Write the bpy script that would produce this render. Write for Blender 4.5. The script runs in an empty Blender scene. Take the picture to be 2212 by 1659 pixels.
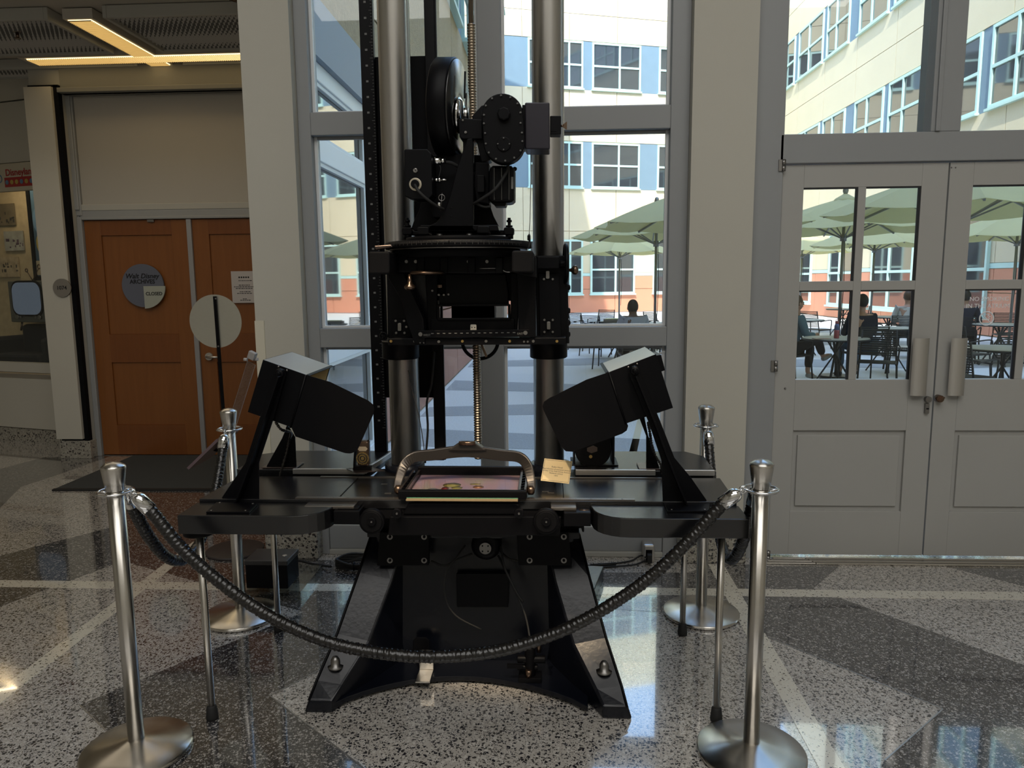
import bpy, math, random
from math import sin, cos, pi, radians, atan, atan2, hypot, sqrt
from mathutils import Vector, Matrix, Euler
random.seed(4)
SC = bpy.context.scene
COL = SC.collection
# ---------------------------------------------------------------- camera
FPX = 1600.0; IW, IH = 2212, 1659
psi, th, rho = radians(3.0), atan(222/1600), radians(.55)
CC = Vector((0, 0, 1.6))
CF = Vector((-sin(psi)*cos(th), cos(psi)*cos(th), -sin(th)))
R0 = Vector((cos(psi), sin(psi), 0)); U0 = R0.cross(CF)
CR = R0*cos(rho) - U0*sin(rho); CU = U0*cos(rho) + R0*sin(rho)
cd = bpy.data.cameras.new('camera'); cam = bpy.data.objects.new('camera', cd); COL.objects.link(cam)
cd.sensor_width = 36; cd.lens = FPX/IW*36; cd.clip_start = .05; cd.clip_end = 500
m = Matrix((CR, CU, -CF)).transposed().to_4x4(); m.translation = CC; cam.matrix_world = m
SC.camera = cam
# ---------------------------------------------------------------- world, sun, exposure
W = bpy.data.worlds.new('sky'); SC.world = W; W.use_nodes = True
nt = W.node_tree; bg = nt.nodes['Background']
sk = nt.nodes.new('ShaderNodeTexSky'); sk.sky_type = 'NISHITA'; sk.sun_disc = False
SUN = Vector((-.22, -.95, 1)).normalized()
sk.sun_elevation = math.asin(SUN.z); sk.sun_rotation = atan2(SUN.x, SUN.y)
sk.air_density = 1.2; sk.dust_density = .6; sk.ozone_density = 1.5
nt.links.new(sk.outputs[0], bg.inputs[0]); bg.inputs[1].default_value = .58
ld = bpy.data.lights.new('sun', 'SUN'); ld.energy = 3.5; ld.angle = .0093; ld.color = (1, .95, .86)
so = bpy.data.objects.new('sun', ld); COL.objects.link(so); so.rotation_euler = SUN.to_track_quat('Z', 'Y').to_euler()
so.location = (0, 0, 30)
def area(name, loc, target, sx, sy, e, col, spread=180):
    d = bpy.data.lights.new(name, 'AREA'); d.shape = 'RECTANGLE'; d.size = sx; d.size_y = sy; d.energy = e; d.color = col
    d.spread = radians(spread)
    o = bpy.data.objects.new(name, d); COL.objects.link(o); o.location = loc
    o.rotation_euler = (Vector(loc)-Vector(target)).to_track_quat('Z', 'Y').to_euler(); return o
area('atrium_fill', (.5, -.5, 6.3), (.5, -.5, 0), 5, 3, 58, (1, .98, .94))
area('lobby_fill', (.5, -3.6, 6.3), (.5, -3.0, 0), 9, 3, 135, (1, .98, .95))
area('hall_fill', (-3.3, 4.9, 3.38), (-3.3, 4.9, 0), 3.0, 1.6, 5.6, (1, .86, .66))
area('case_light', (-5.72, 7.40, 2.79), (-5.9, 7.9, 1.2), 1.1, .06, 3.4, (1, .78, .5))
def spot(name, loc, target, e, col, ang=40, r=.06):
    d = bpy.data.lights.new(name, 'SPOT'); d.energy = e; d.color = col; d.spot_size = radians(ang); d.spot_blend = .5; d.shadow_soft_size = r
    o = bpy.data.objects.new(name, d); COL.objects.link(o); o.location = loc
    o.rotation_euler = (Vector(loc)-Vector(target)).to_track_quat('Z', 'Y').to_euler(); return o
spot('track_spot', (-1.5, -.2, 5.2), (-.28, 2.78, .85), 300, (1, .76, .48), 12)
spot('track_spot', (.9, -.4, 5.2), (-.2, 2.78, .85), 260, (1, .8, .54), 12)
SC.view_settings.view_transform = 'Standard'; SC.view_settings.look = 'None'
SC.view_settings.exposure = 1.0; SC.view_settings.gamma = 1.0; SC.view_settings.use_curve_mapping = False
SC.cycles.max_bounces = 8; SC.cycles.transparent_max_bounces = 16; SC.cycles.sample_clamp_indirect = 6
SC.cycles.caustics_reflective = False; SC.cycles.caustics_refractive = False
# measured point helpers: a point of the photograph's frame at a known depth / height / side plane
def ray(x, y): return CF + CR*((x-IW/2)/FPX) - CU*((y-IH/2)/FPX)
def P(x, y, Y): d = ray(x, y); return CC + d*(Y/d.y)
def G(x, y, z=0.0): d = ray(x, y); return CC + d*((z-CC.z)/d.z)
def S(x, y, X): d = ray(x, y); return CC + d*(X/d.x)
# ---------------------------------------------------------------- materials
def mat(name, col=(.5,.5,.5), rough=.5, metal=0, spec=.5, emis=None, es=1, trans=0, noise=None, bump=0, bscale=200, coat=0, aniso=0):
    M = bpy.data.materials.new(name); M.use_nodes = True; n = M.node_tree; b = n.nodes['Principled BSDF']
    b.inputs['Base Color'].default_value = (*col, 1); b.inputs['Roughness'].default_value = rough; b.inputs['Metallic'].default_value = metal
    b.inputs['Specular IOR Level'].default_value = spec; b.inputs['Coat Weight'].default_value = coat
    if aniso: b.inputs['Anisotropic'].default_value = aniso
    if trans: b.inputs['Transmission Weight'].default_value = trans
    if emis: b.inputs['Emission Color'].default_value = (*emis, 1); b.inputs['Emission Strength'].default_value = es
    tc = n.nodes.new('ShaderNodeTexCoord')
    if noise:
        sc, amt = noise[0], noise[1]; stretch = noise[2] if len(noise) > 2 else (1,1,1)
        mp = n.nodes.new('ShaderNodeMapping'); mp.inputs['Scale'].default_value = stretch
        t = n.nodes.new('ShaderNodeTexNoise'); t.inputs['Scale'].default_value = sc; t.inputs['Detail'].default_value = 5
        n.links.new(tc.outputs['Object'], mp.inputs[0]); n.links.new(mp.outputs[0], t.inputs[0])
        mx = n.nodes.new('ShaderNodeMix'); mx.data_type = 'RGBA'
        mx.inputs[6].default_value = (*[c*(1-amt) for c in col], 1); mx.inputs[7].default_value = (*[min(1, c*(1+amt)) for c in col], 1)
        n.links.new(t.outputs[0], mx.inputs[0]); n.links.new(mx.outputs[2], b.inputs['Base Color'])
    if bump:
        t = n.nodes.new('ShaderNodeTexNoise'); t.inputs['Scale'].default_value = bscale; t.inputs['Detail'].default_value = 4
        n.links.new(tc.outputs['Object'], t.inputs[0])
        bp = n.nodes.new('ShaderNodeBump'); bp.inputs['Strength'].default_value = bump; bp.inputs['Distance'].default_value = .01
        n.links.new(t.outputs[0], bp.inputs['Height']); n.links.new(bp.outputs[0], b.inputs['Normal'])
    return M
def terrazzo(name, base, chips, scale=55, rough=.12, dens=.45):
    M = bpy.data.materials.new(name); M.use_nodes = True; n = M.node_tree; b = n.nodes['Principled BSDF']
    g = n.nodes.new('ShaderNodeNewGeometry')
    cur = None
    for i, (sc, cs, th_) in enumerate([(scale, chips, dens), (scale*1.9, chips, dens*.8)]):
        wz = n.nodes.new('ShaderNodeTexNoise'); wz.inputs['Scale'].default_value = sc*.8
        add = n.nodes.new('ShaderNodeMixRGB'); add.blend_type = 'ADD'; add.inputs[0].default_value = .018 if i == 0 else .01
        n.links.new(g.outputs['Position'], wz.inputs[0]); n.links.new(g.outputs['Position'], add.inputs[1]); n.links.new(wz.outputs[1], add.inputs[2])
        v = n.nodes.new('ShaderNodeTexVoronoi'); v.inputs['Scale'].default_value = sc
        n.links.new(add.outputs[0], v.inputs[0])
        r = n.nodes.new('ShaderNodeValToRGB'); r.color_ramp.interpolation = 'CONSTANT'
        e = r.color_ramp.elements; e[0].position = 0; e[0].color = (*cs[0], 1); e[1].position = .33; e[1].color = (*cs[1], 1)
        x = e.new(.62); x.color = (*cs[2], 1)
        sp = n.nodes.new('ShaderNodeSeparateColor'); n.links.new(v.outputs['Color'], sp.inputs[0]); n.links.new(sp.outputs[0], r.inputs[0])
        lt = n.nodes.new('ShaderNodeMath'); lt.operation = 'LESS_THAN'; lt.inputs[1].default_value = th_; n.links.new(v.outputs['Distance'], lt.inputs[0])
        l2 = n.nodes.new('ShaderNodeMath'); l2.operation = 'LESS_THAN'; l2.inputs[1].default_value = .8; n.links.new(sp.outputs[1], l2.inputs[0])
        mu = n.nodes.new('ShaderNodeMath'); mu.operation = 'MULTIPLY'; n.links.new(lt.outputs[0], mu.inputs[0]); n.links.new(l2.outputs[0], mu.inputs[1])
        mx = n.nodes.new('ShaderNodeMix'); mx.data_type = 'RGBA'; mx.inputs[6].default_value = (*base, 1)
        if cur: n.links.new(cur, mx.inputs[6])
        n.links.new(mu.outputs[0], mx.inputs[0]); n.links.new(r.outputs[0], mx.inputs[7]); cur = mx.outputs[2]
    n.links.new(cur, b.inputs['Base Color']); b.inputs['Roughness'].default_value = rough
    b.inputs['Specular IOR Level'].default_value = .8; b.inputs['Coat Weight'].default_value = 1 if rough < .2 else 0; b.inputs['Coat Roughness'].default_value = .035; b.inputs['Coat IOR'].default_value = 1.9
    t = n.nodes.new('ShaderNodeTexNoise'); t.inputs['Scale'].default_value = 7; t.inputs['Detail'].default_value = 3
    n.links.new(g.outputs['Position'], t.inputs[0])
    bp = n.nodes.new('ShaderNodeBump'); bp.inputs['Strength'].default_value = .05; bp.inputs['Distance'].default_value = .003
    n.links.new(t.outputs[0], bp.inputs['Height']); n.links.new(bp.outputs[0], b.inputs['Normal'])
    return M
def glassmat(name, tint=(.93,.96,.95), refl=1.0):
    M = bpy.data.materials.new(name); M.use_nodes = True; n = M.node_tree; n.nodes.clear()
    out = n.nodes.new('ShaderNodeOutputMaterial'); t = n.nodes.new('ShaderNodeBsdfTransparent'); t.inputs[0].default_value = (*tint, 1)
    gl = n.nodes.new('ShaderNodeBsdfGlossy'); gl.inputs['Roughness'].default_value = .01
    fr = n.nodes.new('ShaderNodeFresnel'); gg = n.nodes.new('ShaderNodeNewGeometry'); ma = n.nodes.new('ShaderNodeMath'); ma.operation = 'MULTIPLY_ADD'; ma.inputs[1].default_value = 1/1.5-1.5; ma.inputs[2].default_value = 1.5
    n.links.new(gg.outputs['Backfacing'], ma.inputs[0]); n.links.new(ma.outputs[0], fr.inputs[0])
    mm = n.nodes.new('ShaderNodeMath'); mm.operation = 'MULTIPLY'; mm.inputs[1].default_value = refl
    mx = n.nodes.new('ShaderNodeMixShader'); n.links.new(fr.outputs[0], mm.inputs[0]); n.links.new(mm.outputs[0], mx.inputs[0])
    n.links.new(t.outputs[0], mx.inputs[1]); n.links.new(gl.outputs[0], mx.inputs[2]); n.links.new(mx.outputs[0], out.inputs[0]); return M
def wood(name, c1, c2, rough=.35):
    M = bpy.data.materials.new(name); M.use_nodes = True; n = M.node_tree; b = n.nodes['Principled BSDF']
    tc = n.nodes.new('ShaderNodeTexCoord'); mp = n.nodes.new('ShaderNodeMapping'); mp.inputs['Scale'].default_value = (14, 14, .9)
    t = n.nodes.new('ShaderNodeTexNoise'); t.inputs['Scale'].default_value = 2.2; t.inputs['Detail'].default_value = 6; t.inputs['Distortion'].default_value = .6
    mx = n.nodes.new('ShaderNodeMix'); mx.data_type = 'RGBA'; mx.inputs[6].default_value = (*c1, 1); mx.inputs[7].default_value = (*c2, 1)
    n.links.new(tc.outputs['Object'], mp.inputs[0]); n.links.new(mp.outputs[0], t.inputs[0]); n.links.new(t.outputs[0], mx.inputs[0])
    n.links.new(mx.outputs[2], b.inputs['Base Color']); b.inputs['Roughness'].default_value = rough; return M
M = {}
M['black'] = mat('black_enamel', (.003,.003,.004), .42, spec=.13, noise=(9,.25))
M['black_matte'] = mat('matte_black_paint', (.003,.003,.004), .65, spec=.15)
M['black_satin'] = mat('satin_black_table', (.006,.006,.007), .25, spec=.8, bump=.02, bscale=500)
M['black_gloss'] = mat('gloss_black_casting', (.004,.005,.009), .25, spec=.4, bump=.05, bscale=60)
M['leather'] = mat('ruched_black_leather', (.007,.006,.0055), .27, spec=.7)
M['steel'] = mat('brushed_steel', (.62,.59,.54), .27, 1, aniso=.75)
M['steel_base'] = mat('brushed_steel_dome', (.68,.65,.60), .27, 1, aniso=.85)
def radial(m_, rot):
    n = m_.node_tree; t = n.nodes.new('ShaderNodeTangent'); t.direction_type = 'RADIAL'; t.axis = 'Z'; b = n.nodes['Principled BSDF']
    n.links.new(t.outputs[0], b.inputs['Tangent']); b.inputs['Anisotropic Rotation'].default_value = rot

M['chrome'] = mat('chrome', (.78,.78,.78), .08, 1)
M['pipe'] = mat('ground_steel_tube', (.66,.64,.60), .36, 1, aniso=.85)
for k_ in ('steel_base', 'steel', 'pipe'): radial(M[k_], .25)
M['screw'] = mat('oiled_screw_steel', (.33,.27,.20), .3, 1)
M['bolt'] = mat('zinc_bolt', (.27,.26,.25), .36, 1); M['bolt_dark'] = mat('dull_dark_screw', (.16,.16,.16), .4, 1)
M['brass'] = mat('brass', (.62,.42,.16), .25, 1)
M['bronze'] = mat('dark_bronze_knob', (.16,.11,.08), .25, .9)
M['chrome_dark'] = mat('dark_polished_bar', (.13,.10,.09), .28, .85)
M['grey'] = mat('grey_frame_paint', (.30,.31,.315), .45, noise=(3,.04))
M['white_sill'] = mat('white_outside_frame_paint', (.80,.82,.83), .4)
M['door'] = mat('grey_door_paint', (.40,.395,.375), .42, noise=(4,.03))
M['cream'] = mat('cream_wall_paint', (.52,.50,.435), .7, noise=(2.5,.03), bump=.05, bscale=300)
M['greywall'] = mat('grey_wall_paint', (.42,.415,.38), .7, noise=(2.5,.03))
M['mural'] = mat('pale_warm_grey_panel', (.40,.38,.34), .6, noise=(1.5,.03))
M['ceiling'] = mat('ceiling_paint', (.50,.47,.41), .8, noise=(2,.03))
M['ceil_panel'] = mat('corrugated_ceiling_metal', (.50,.48,.44), .5)
def perforate(m_, rows):
    n = m_.node_tree; b = n.nodes['Principled BSDF']; g = n.nodes.new('ShaderNodeNewGeometry'); s_ = n.nodes.new('ShaderNodeSeparateXYZ'); n.links.new(g.outputs['Position'], s_.inputs[0])
    r = []
    for k in (0, 1):
        a = n.nodes.new('ShaderNodeMath'); a.operation = 'MULTIPLY'; a.inputs[1].default_value = 2*pi/rows[k]; n.links.new(s_.outputs[k], a.inputs[0])
        c = n.nodes.new('ShaderNodeMath'); c.operation = 'SINE'; n.links.new(a.outputs[0], c.inputs[0]); r.append(c)
    mu = n.nodes.new('ShaderNodeMath'); mu.operation = 'ADD'; n.links.new(r[0].outputs[0], mu.inputs[0]); n.links.new(r[1].outputs[0], mu.inputs[1])
    gt = n.nodes.new('ShaderNodeMath'); gt.operation = 'GREATER_THAN'; gt.inputs[1].default_value = .35; n.links.new(mu.outputs[0], gt.inputs[0])
    mx = n.nodes.new('ShaderNodeMix'); mx.data_type = 'RGBA'; mx.inputs[6].default_value = (.50,.48,.44,1); mx.inputs[7].default_value = (.12,.115,.105,1); n.links.new(gt.outputs[0], mx.inputs[0]); n.links.new(mx.outputs[2], b.inputs['Base Color'])
perforate(M['ceil_panel'], (.035, .0275))
M['wood'] = wood('maple_veneer', (.25,.092,.024), (.185,.062,.014))
M['wood2'] = wood('maple_rail', (.215,.072,.018), (.155,.048,.011))
M['terrazzo'] = terrazzo('light_terrazzo', (.47,.44,.40), [(.02,.02,.025),(.07,.065,.06),(.62,.59,.55)], 85, .13, .46)
M['terrazzo_dark'] = terrazzo('dark_terrazzo', (.026,.025,.028), [(.38,.36,.34),(.16,.155,.15),(.05,.05,.052)], 95, .13, .50)
M['terrazzo_white'] = terrazzo('cream_terrazzo', (.72,.68,.58), [(.07,.06,.05),(.55,.5,.42),(.7,.66,.57)], 70, .14, .34)
M['plinth'] = terrazzo('plinth_terrazzo', (.33,.31,.26), [(.015,.015,.015),(.04,.03,.03),(.42,.4,.35)], 50, .35, .42)
M['divider'] = mat('zinc_divider_strip', (.45,.44,.42), .3, .8)
M['mat'] = mat('dark_grey_mat', (.055,.06,.062), .95, bump=.6, bscale=900)
M['rubber'] = mat('black_rubber', (.012,.012,.012), .7)
M['glass'] = glassmat('window_glass')
M['acrylic'] = glassmat('clear_acrylic', (.86,.88,.87), 1.6)
M['outglass'] = mat('dark_reflective_glass', (.035,.042,.05), .04, spec=1.0, coat=.6)
M['stucco'] = mat('grey_brown_stucco', (.43,.33,.20), .9, noise=(30,.3), bump=1.0, bscale=60)
M['fcream'] = mat('facade_cream_concrete', (.66,.575,.41), .85, noise=(1.2,.06), bump=.3, bscale=25)
M['fred'] = mat('facade_salmon_concrete', (.62,.27,.17), .85, noise=(1.5,.08))
M['fbrown'] = mat('facade_red_brown_panel', (.42,.22,.17), .8, noise=(3,.12))
M['fblue'] = mat('facade_blue_panel', (.17,.25,.32), .8, noise=(2.5,.08), bump=.3, bscale=40)
M['fteal'] = mat('pale_aqua_window_frame', (.50,.70,.66), .5)
M['fwhite'] = mat('white_window_frame', (.82,.84,.84), .5)
M['bluetrim'] = mat('slate_blue_trim', (.20,.25,.31), .5)
M['paving'] = mat('pale_paving', (.72,.71,.69), .8, noise=(60,.3), bump=.2, bscale=80)
M['paving_dark'] = mat('dark_paving', (.40,.40,.40), .8, noise=(60,.35), bump=.2, bscale=80)
def canvas(name, col):
    m_ = mat(name, col, .85, noise=(4,.06)); n = m_.node_tree; b = n.nodes['Principled BSDF']; out = [x for x in n.nodes if x.type == 'OUTPUT_MATERIAL'][0]
    t = n.nodes.new('ShaderNodeBsdfTranslucent'); t.inputs[0].default_value = (*[c*1.1 for c in col], 1); x = n.nodes.new('ShaderNodeMixShader'); x.inputs[0].default_value = .35
    n.links.new(b.outputs[0], x.inputs[1]); n.links.new(t.outputs[0], x.inputs[2]); n.links.new(x.outputs[0], out.inputs[0]); return m_
M['green'] = canvas('sage_green_canvas', (.80,.76,.46))
M['ugrey'] = mat('umbrella_pole_grey', (.30,.30,.29), .4, .7)
M['cmetal'] = mat('dark_patio_metal', (.025,.027,.03), .45, .3)
M['ttop'] = mat('patio_table_top', (.45,.43,.36), .5)
# ---------------------------------------------------------------- mesh builder
class B:
    def __init__(s): s.v = []; s.f = []; s.sm = []
    def add(s, vs, fs, smooth=False):
        k = len(s.v); s.v += [Vector(v) for v in vs]
        for f in fs: s.f.append(tuple(i+k for i in f)); s.sm.append(smooth)
        return s
    def hexa(s, c):      # 8 corners: bottom 0-3, top 4-7
        return s.add(c, [(3,2,1,0),(4,5,6,7),(0,1,5,4),(1,2,6,5),(2,3,7,6),(3,0,4,7)])
    def box(s, x0, x1, y0, y1, z0, z1):
        return s.hexa([(x0,y0,z0),(x1,y0,z0),(x1,y1,z0),(x0,y1,z0),(x0,y0,z1),(x1,y0,z1),(x1,y1,z1),(x0,y1,z1)])
    def obox(s, c, ax, ay, az, hx, hy, hz):
        c = Vector(c); ax = Vector(ax).normalized()*hx; ay = Vector(ay).normalized()*hy; az = Vector(az).normalized()*hz
        return s.hexa([c-ax-ay-az, c+ax-ay-az, c+ax+ay-az, c-ax+ay-az, c-ax-ay+az, c+ax-ay+az, c+ax+ay+az, c-ax+ay+az])
    def bar(s, a, b, w, h, up=(0,0,1)):
        a = Vector(a); b = Vector(b); d = b-a; L = d.length; d.normalize(); up = Vector(up)
        if abs(d.dot(up)) > .98: up = Vector((0,1,0))
        x = d.cross(up).normalized(); z = x.cross(d)
        return s.obox((a+b)/2, d, x, z, L/2, w/2, h/2)
    def prism(s, pts, vec, smooth=False):
        n = len(pts); vec = Vector(vec); p = [Vector(q) for q in pts]
        nrm = Vector((0,0,0))
        for i in range(n): nrm += p[i].cross(p[(i+1) % n])
        if nrm.dot(vec) > 0: p.reverse()
        k = len(s.v); s.v += p + [q+vec for q in p]
        s.f.append(tuple(range(k, k+n))); s.sm.append(False)
        s.f.append(tuple(range(k+2*n-1, k+n-1, -1))); s.sm.append(False)
        for i in range(n):
            j = (i+1) % n; s.f.append((k+j, k+i, k+n+i, k+n+j)); s.sm.append(smooth)
        return s
    def cyl(s, a, b, r, n=20, r2=None, caps=True):
        a = Vector(a); b = Vector(b); r2 = r if r2 is None else r2; d = (b-a).normalized()
        x = d.orthogonal().normalized(); y = d.cross(x); k = len(s.v)
        for c, rr in ((a, r), (b, r2)):
            for i in range(n): t = 2*pi*i/n; s.v.append(c + x*cos(t)*rr + y*sin(t)*rr)
        for i in range(n): j = (i+1) % n; s.f.append((k+i, k+j, k+n+j, k+n+i)); s.sm.append(True)
        if caps: s.f.append(tuple(k+i for i in reversed(range(n)))); s.sm.append(False); s.f.append(tuple(k+n+i for i in range(n))); s.sm.append(False)
        return s
    def lathe(s, prof, o=(0,0,0), ax=(0,0,1), n=32, xdir=None):
        o = Vector(o); d = Vector(ax).normalized(); x = (Vector(xdir) if xdir else d.orthogonal()).normalized(); y = d.cross(x); k = len(s.v); m_ = len(prof)
        for r, h in prof:
            for i in range(n): t = 2*pi*i/n; s.v.append(o + d*h + x*cos(t)*r + y*sin(t)*r)
        for q in range(m_-1):
            for i in range(n): j = (i+1) % n; s.f.append((k+q*n+i, k+q*n+j, k+(q+1)*n+j, k+(q+1)*n+i)); s.sm.append(True)
        if prof[0][0] > 1e-4: s.f.append(tuple(k+i for i in reversed(range(n)))); s.sm.append(False)
        if prof[-1][0] > 1e-4: s.f.append(tuple(k+(m_-1)*n+i for i in range(n))); s.sm.append(False)
        return s
    def tube(s, pts, r, n=10, closed=False, caps=True):
        p = [Vector(q) for q in pts]; N = len(p); k = len(s.v); rs = r if callable(r) else (lambda u: r)
        prev = None
        for i in range(N):
            t = (p[(i+1) % N]-p[i-1]) if closed or 0 < i < N-1 else (p[1]-p[0] if i == 0 else p[-1]-p[-2]); t.normalize()
            if prev is None: x = t.orthogonal().normalized()
            else: x = (prev - t*prev.dot(t)).normalized()
            prev = x; y = t.cross(x); rr = rs(i/(N-1))
            for j in range(n): a = 2*pi*j/n; s.v.append(p[i] + x*cos(a)*rr + y*sin(a)*rr)
        for i in range(N if closed else N-1):
            i2 = (i+1) % N
            for j in range(n): j2 = (j+1) % n; s.f.append((k+i*n+j, k+i*n+j2, k+i2*n+j2, k+i2*n+j)); s.sm.append(True)
        if caps and not closed: s.f.append(tuple(k+j for j in reversed(range(n)))); s.sm.append(False); s.f.append(tuple(k+(N-1)*n+j for j in range(n))); s.sm.append(False)
        return s
    def ball(s, c, r, n=16, sz=(1,1,1)):
        c = Vector(c); h = n//2; k = len(s.v)
        for i in range(h+1):
            for j in range(n):
                a = pi*i/h; t = 2*pi*j/n; s.v.append(c + Vector((sin(a)*cos(t)*r*sz[0], sin(a)*sin(t)*r*sz[1], cos(a)*r*sz[2])))
        for i in range(h):
            for j in range(n): j2 = (j+1) % n; s.f.append((k+i*n+j, k+(i+1)*n+j, k+(i+1)*n+j2, k+i*n+j2)); s.sm.append(True)
        return s
    def torus(s, c, ax, R, r, n=32, m_=8, arc=2*pi, t0=0, xdir=None):
        c = Vector(c); d = Vector(ax).normalized(); x = (Vector(xdir) if xdir else d.orthogonal()).normalized(); y = d.cross(x)
        cl = arc > 6.28; k_ = n if cl else n+1
        return s.tube([c + x*cos(t0+arc*i/n)*R + y*sin(t0+arc*i/n)*R for i in range(k_)], r, m_, closed=cl)
OFF = {}
def new_name(n): return n
def mesh(name, b, m_, parent=None, bev=0, label=None, kind=None, cat=None, group=None, sub=0):
    if parent is None:
        lo = Vector((min(v.x for v in b.v), min(v.y for v in b.v), min(v.z for v in b.v))); hi = Vector((max(v.x for v in b.v), max(v.y for v in b.v), 0))
        off = Vector(((lo.x+hi.x)/2, (lo.y+hi.y)/2, lo.z))
    else: off = OFF.get(parent.name, Vector())
    me = bpy.data.meshes.new(name); me.from_pydata([tuple(v-off) for v in b.v], [], b.f); me.update()
    for p_, sm in zip(me.polygons, b.sm): p_.use_smooth = sm
    o = bpy.data.objects.new(name, me); COL.objects.link(o); me.materials.append(M[m_] if isinstance(m_, str) else m_)
    if parent is None: o.location = off
    else: o.parent = parent
    OFF[o.name] = off
    if bev:
        md = o.modifiers.new('bevel', 'BEVEL'); md.width = bev; md.segments = 2; md.limit_method = 'ANGLE'; md.angle_limit = radians(50)
    tag(o, label, cat, group, kind); return o
def tag(o, label=None, cat=None, group=None, kind=None):
    if label: o['label'] = label
    if cat: o['category'] = cat
    if group: o['group'] = group
    if kind: o['kind'] = kind
    return o
def thing(name, loc, label, cat, group=None, rz=0):
    o = bpy.data.objects.new(name, None); COL.objects.link(o); o.location = loc; o.rotation_euler = (0,0,rz); o.empty_display_size = .1
    OFF[o.name] = Vector(loc); return tag(o, label, cat, group)
def dup(root, loc, rz=0, label=None, group=None):
    r = root.copy(); COL.objects.link(r); r.location = loc; r.rotation_euler = (0,0,rz)
    if label: r['label'] = label
    if group: r['group'] = group
    for ch in list(root.children):
        c = ch.copy(); COL.objects.link(c); c.parent = r
        for g in list(ch.children):
            d = g.copy(); COL.objects.link(d); d.parent = c
    return r
def text(name, s, loc, size, m_, parent, rot=(pi/2,0,0), align='CENTER', ext=.0006, label=None, shear=0, bold=0):
    c = bpy.data.curves.new(name, 'FONT'); c.resolution_u = 3; c.body = s; c.size = size; c.align_x = align; c.align_y = 'CENTER'; c.extrude = ext; c.shear = shear; c.offset = bold
    tmp = bpy.data.objects.new('lettering_source', c); me = bpy.data.meshes.new_from_object(tmp); bpy.data.objects.remove(tmp); bpy.data.curves.remove(c)
    o = bpy.data.objects.new(name, me); COL.objects.link(o); me.materials.clear(); me.materials.append(M[m_] if isinstance(m_, str) else m_)
    off = OFF.get(parent.name, Vector()); o.parent = parent; o.location = Vector(loc)-off; o.rotation_euler = rot
    if label: o['label'] = label
    return o
def struct(name, b, m_, bev=0, parent=None, label=None):
    return mesh(name, b, m_, parent, bev, label=label, kind='structure' if parent is None else None)
def smooth_path(pts, n=6):       # Catmull-Rom
    p = [Vector(q) for q in pts]; p = [p[0]*2-p[1]] + p + [p[-1]*2-p[-2]]; out = []
    for i in range(1, len(p)-2):
        for k in range(n):
            t = k/n; a, b_, c, d = p[i-1], p[i], p[i+1], p[i+2]
            out.append(.5*((2*b_) + (c-a)*t + (2*a-5*b_+4*c-d)*t*t + (3*b_-a-3*c+d)*t**3))
    out.append(p[-2]); return out
# ================================================================ THE ROOM
YF = 4.17                                   # inner face of the glazed wall's frames
def gpoly(pts, z, t):                        # floor polygon measured in the picture -> thin inlay
    q = [G(x, y) for x, y in pts]; return [Vector((v.x, v.y, z)) for v in q]
fl = struct('floor', B().box(-8.6, 6.6, -6.2, 4.45, -.12, 0), 'terrazzo')
hall_floor = mesh('hall_floor', B().box(-8.6, -1.72, 4.45, 9.2, -.12, 0), 'terrazzo', fl)
def inlay(name, pts, m_, h=.0008, world=False):
    q = [Vector((a, b_, -.01)) for a, b_ in pts] if world else gpoly(pts, -.01, 0)
    return mesh(name, B().prism(q, (0, 0, .01+h)), m_, fl)
inlay('terrazzo_field', [(-350,1310),(0,1201),(238,1140),(300,1062),(330,1040),(560,1040),(600,1208),(800,1212),(1010,1212),(1040,1300),(900,1338),(583,1503),(785,1659),(1000,1900),(500,1900),(228,1578),(172,1523),(658,1322),(265,1212),(124,1264),(0,1311),(-350,1435)], 'terrazzo_dark')
inlay('terrazzo_field', [(0,1013),(95,988),(240,985),(140,1020),(45,1052),(0,1097),(-200,1200),(-400,1120)], 'terrazzo_dark')
inlay('terrazzo_field', [(1010,1237),(1490,1237),(1530,1219),(1815,1221),(1757,1271),(2212,1437),(2500,1530),(2600,2000),(1700,2000),(1911,1643),(2037,1532),(1650,1373),(1560,1330),(1040,1300)], 'terrazzo_dark')
inlay('terrazzo_field', [(2041,1223),(2500,1222),(2500,1362),(2212,1266)], 'terrazzo_dark')
sy = G(1100,1274).y
inlay('terrazzo_strip', [(-8, sy-.045), (6.2, sy-.045), (6.2, sy+.045), (-8, sy+.045)], 'terrazzo_white', .0014, True)
def strip(a, b_, w, h=.0016):
    a = G(*a); b_ = G(*b_); d = (b_-a).normalized(); n_ = Vector((-d.y, d.x, 0))*w/2
    inlay('terrazzo_strip', [((a+n_).x,(a+n_).y),((b_+n_).x,(b_+n_).y),((b_-n_).x,(b_-n_).y),((a-n_).x,(a-n_).y)], 'terrazzo_white', h, True)
strip((-120,1598),(428,1172),.075)
q0 = G(1546,1219); strip((1546,1219),(1640,1385),.085); strip((1632,1368),(1800,1665),.085,.0018)
def divider(a, b_): 
    a = G(*a); b_ = G(*b_); d = (b_-a).normalized(); n_ = Vector((-d.y, d.x, 0))*.0025
    inlay('divider_strip', [((a+n_).x,(a+n_).y),((b_+n_).x,(b_+n_).y),((b_-n_).x,(b_-n_).y),((a-n_).x,(a-n_).y)], 'divider', .0018, True)
divider((583,1503),(785,1659)); divider((172,1523),(228,1578)); divider((2037,1532),(1911,1643)); divider((583,1503),(705,1440)); divider((1655,1375),(2037,1532))
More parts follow.
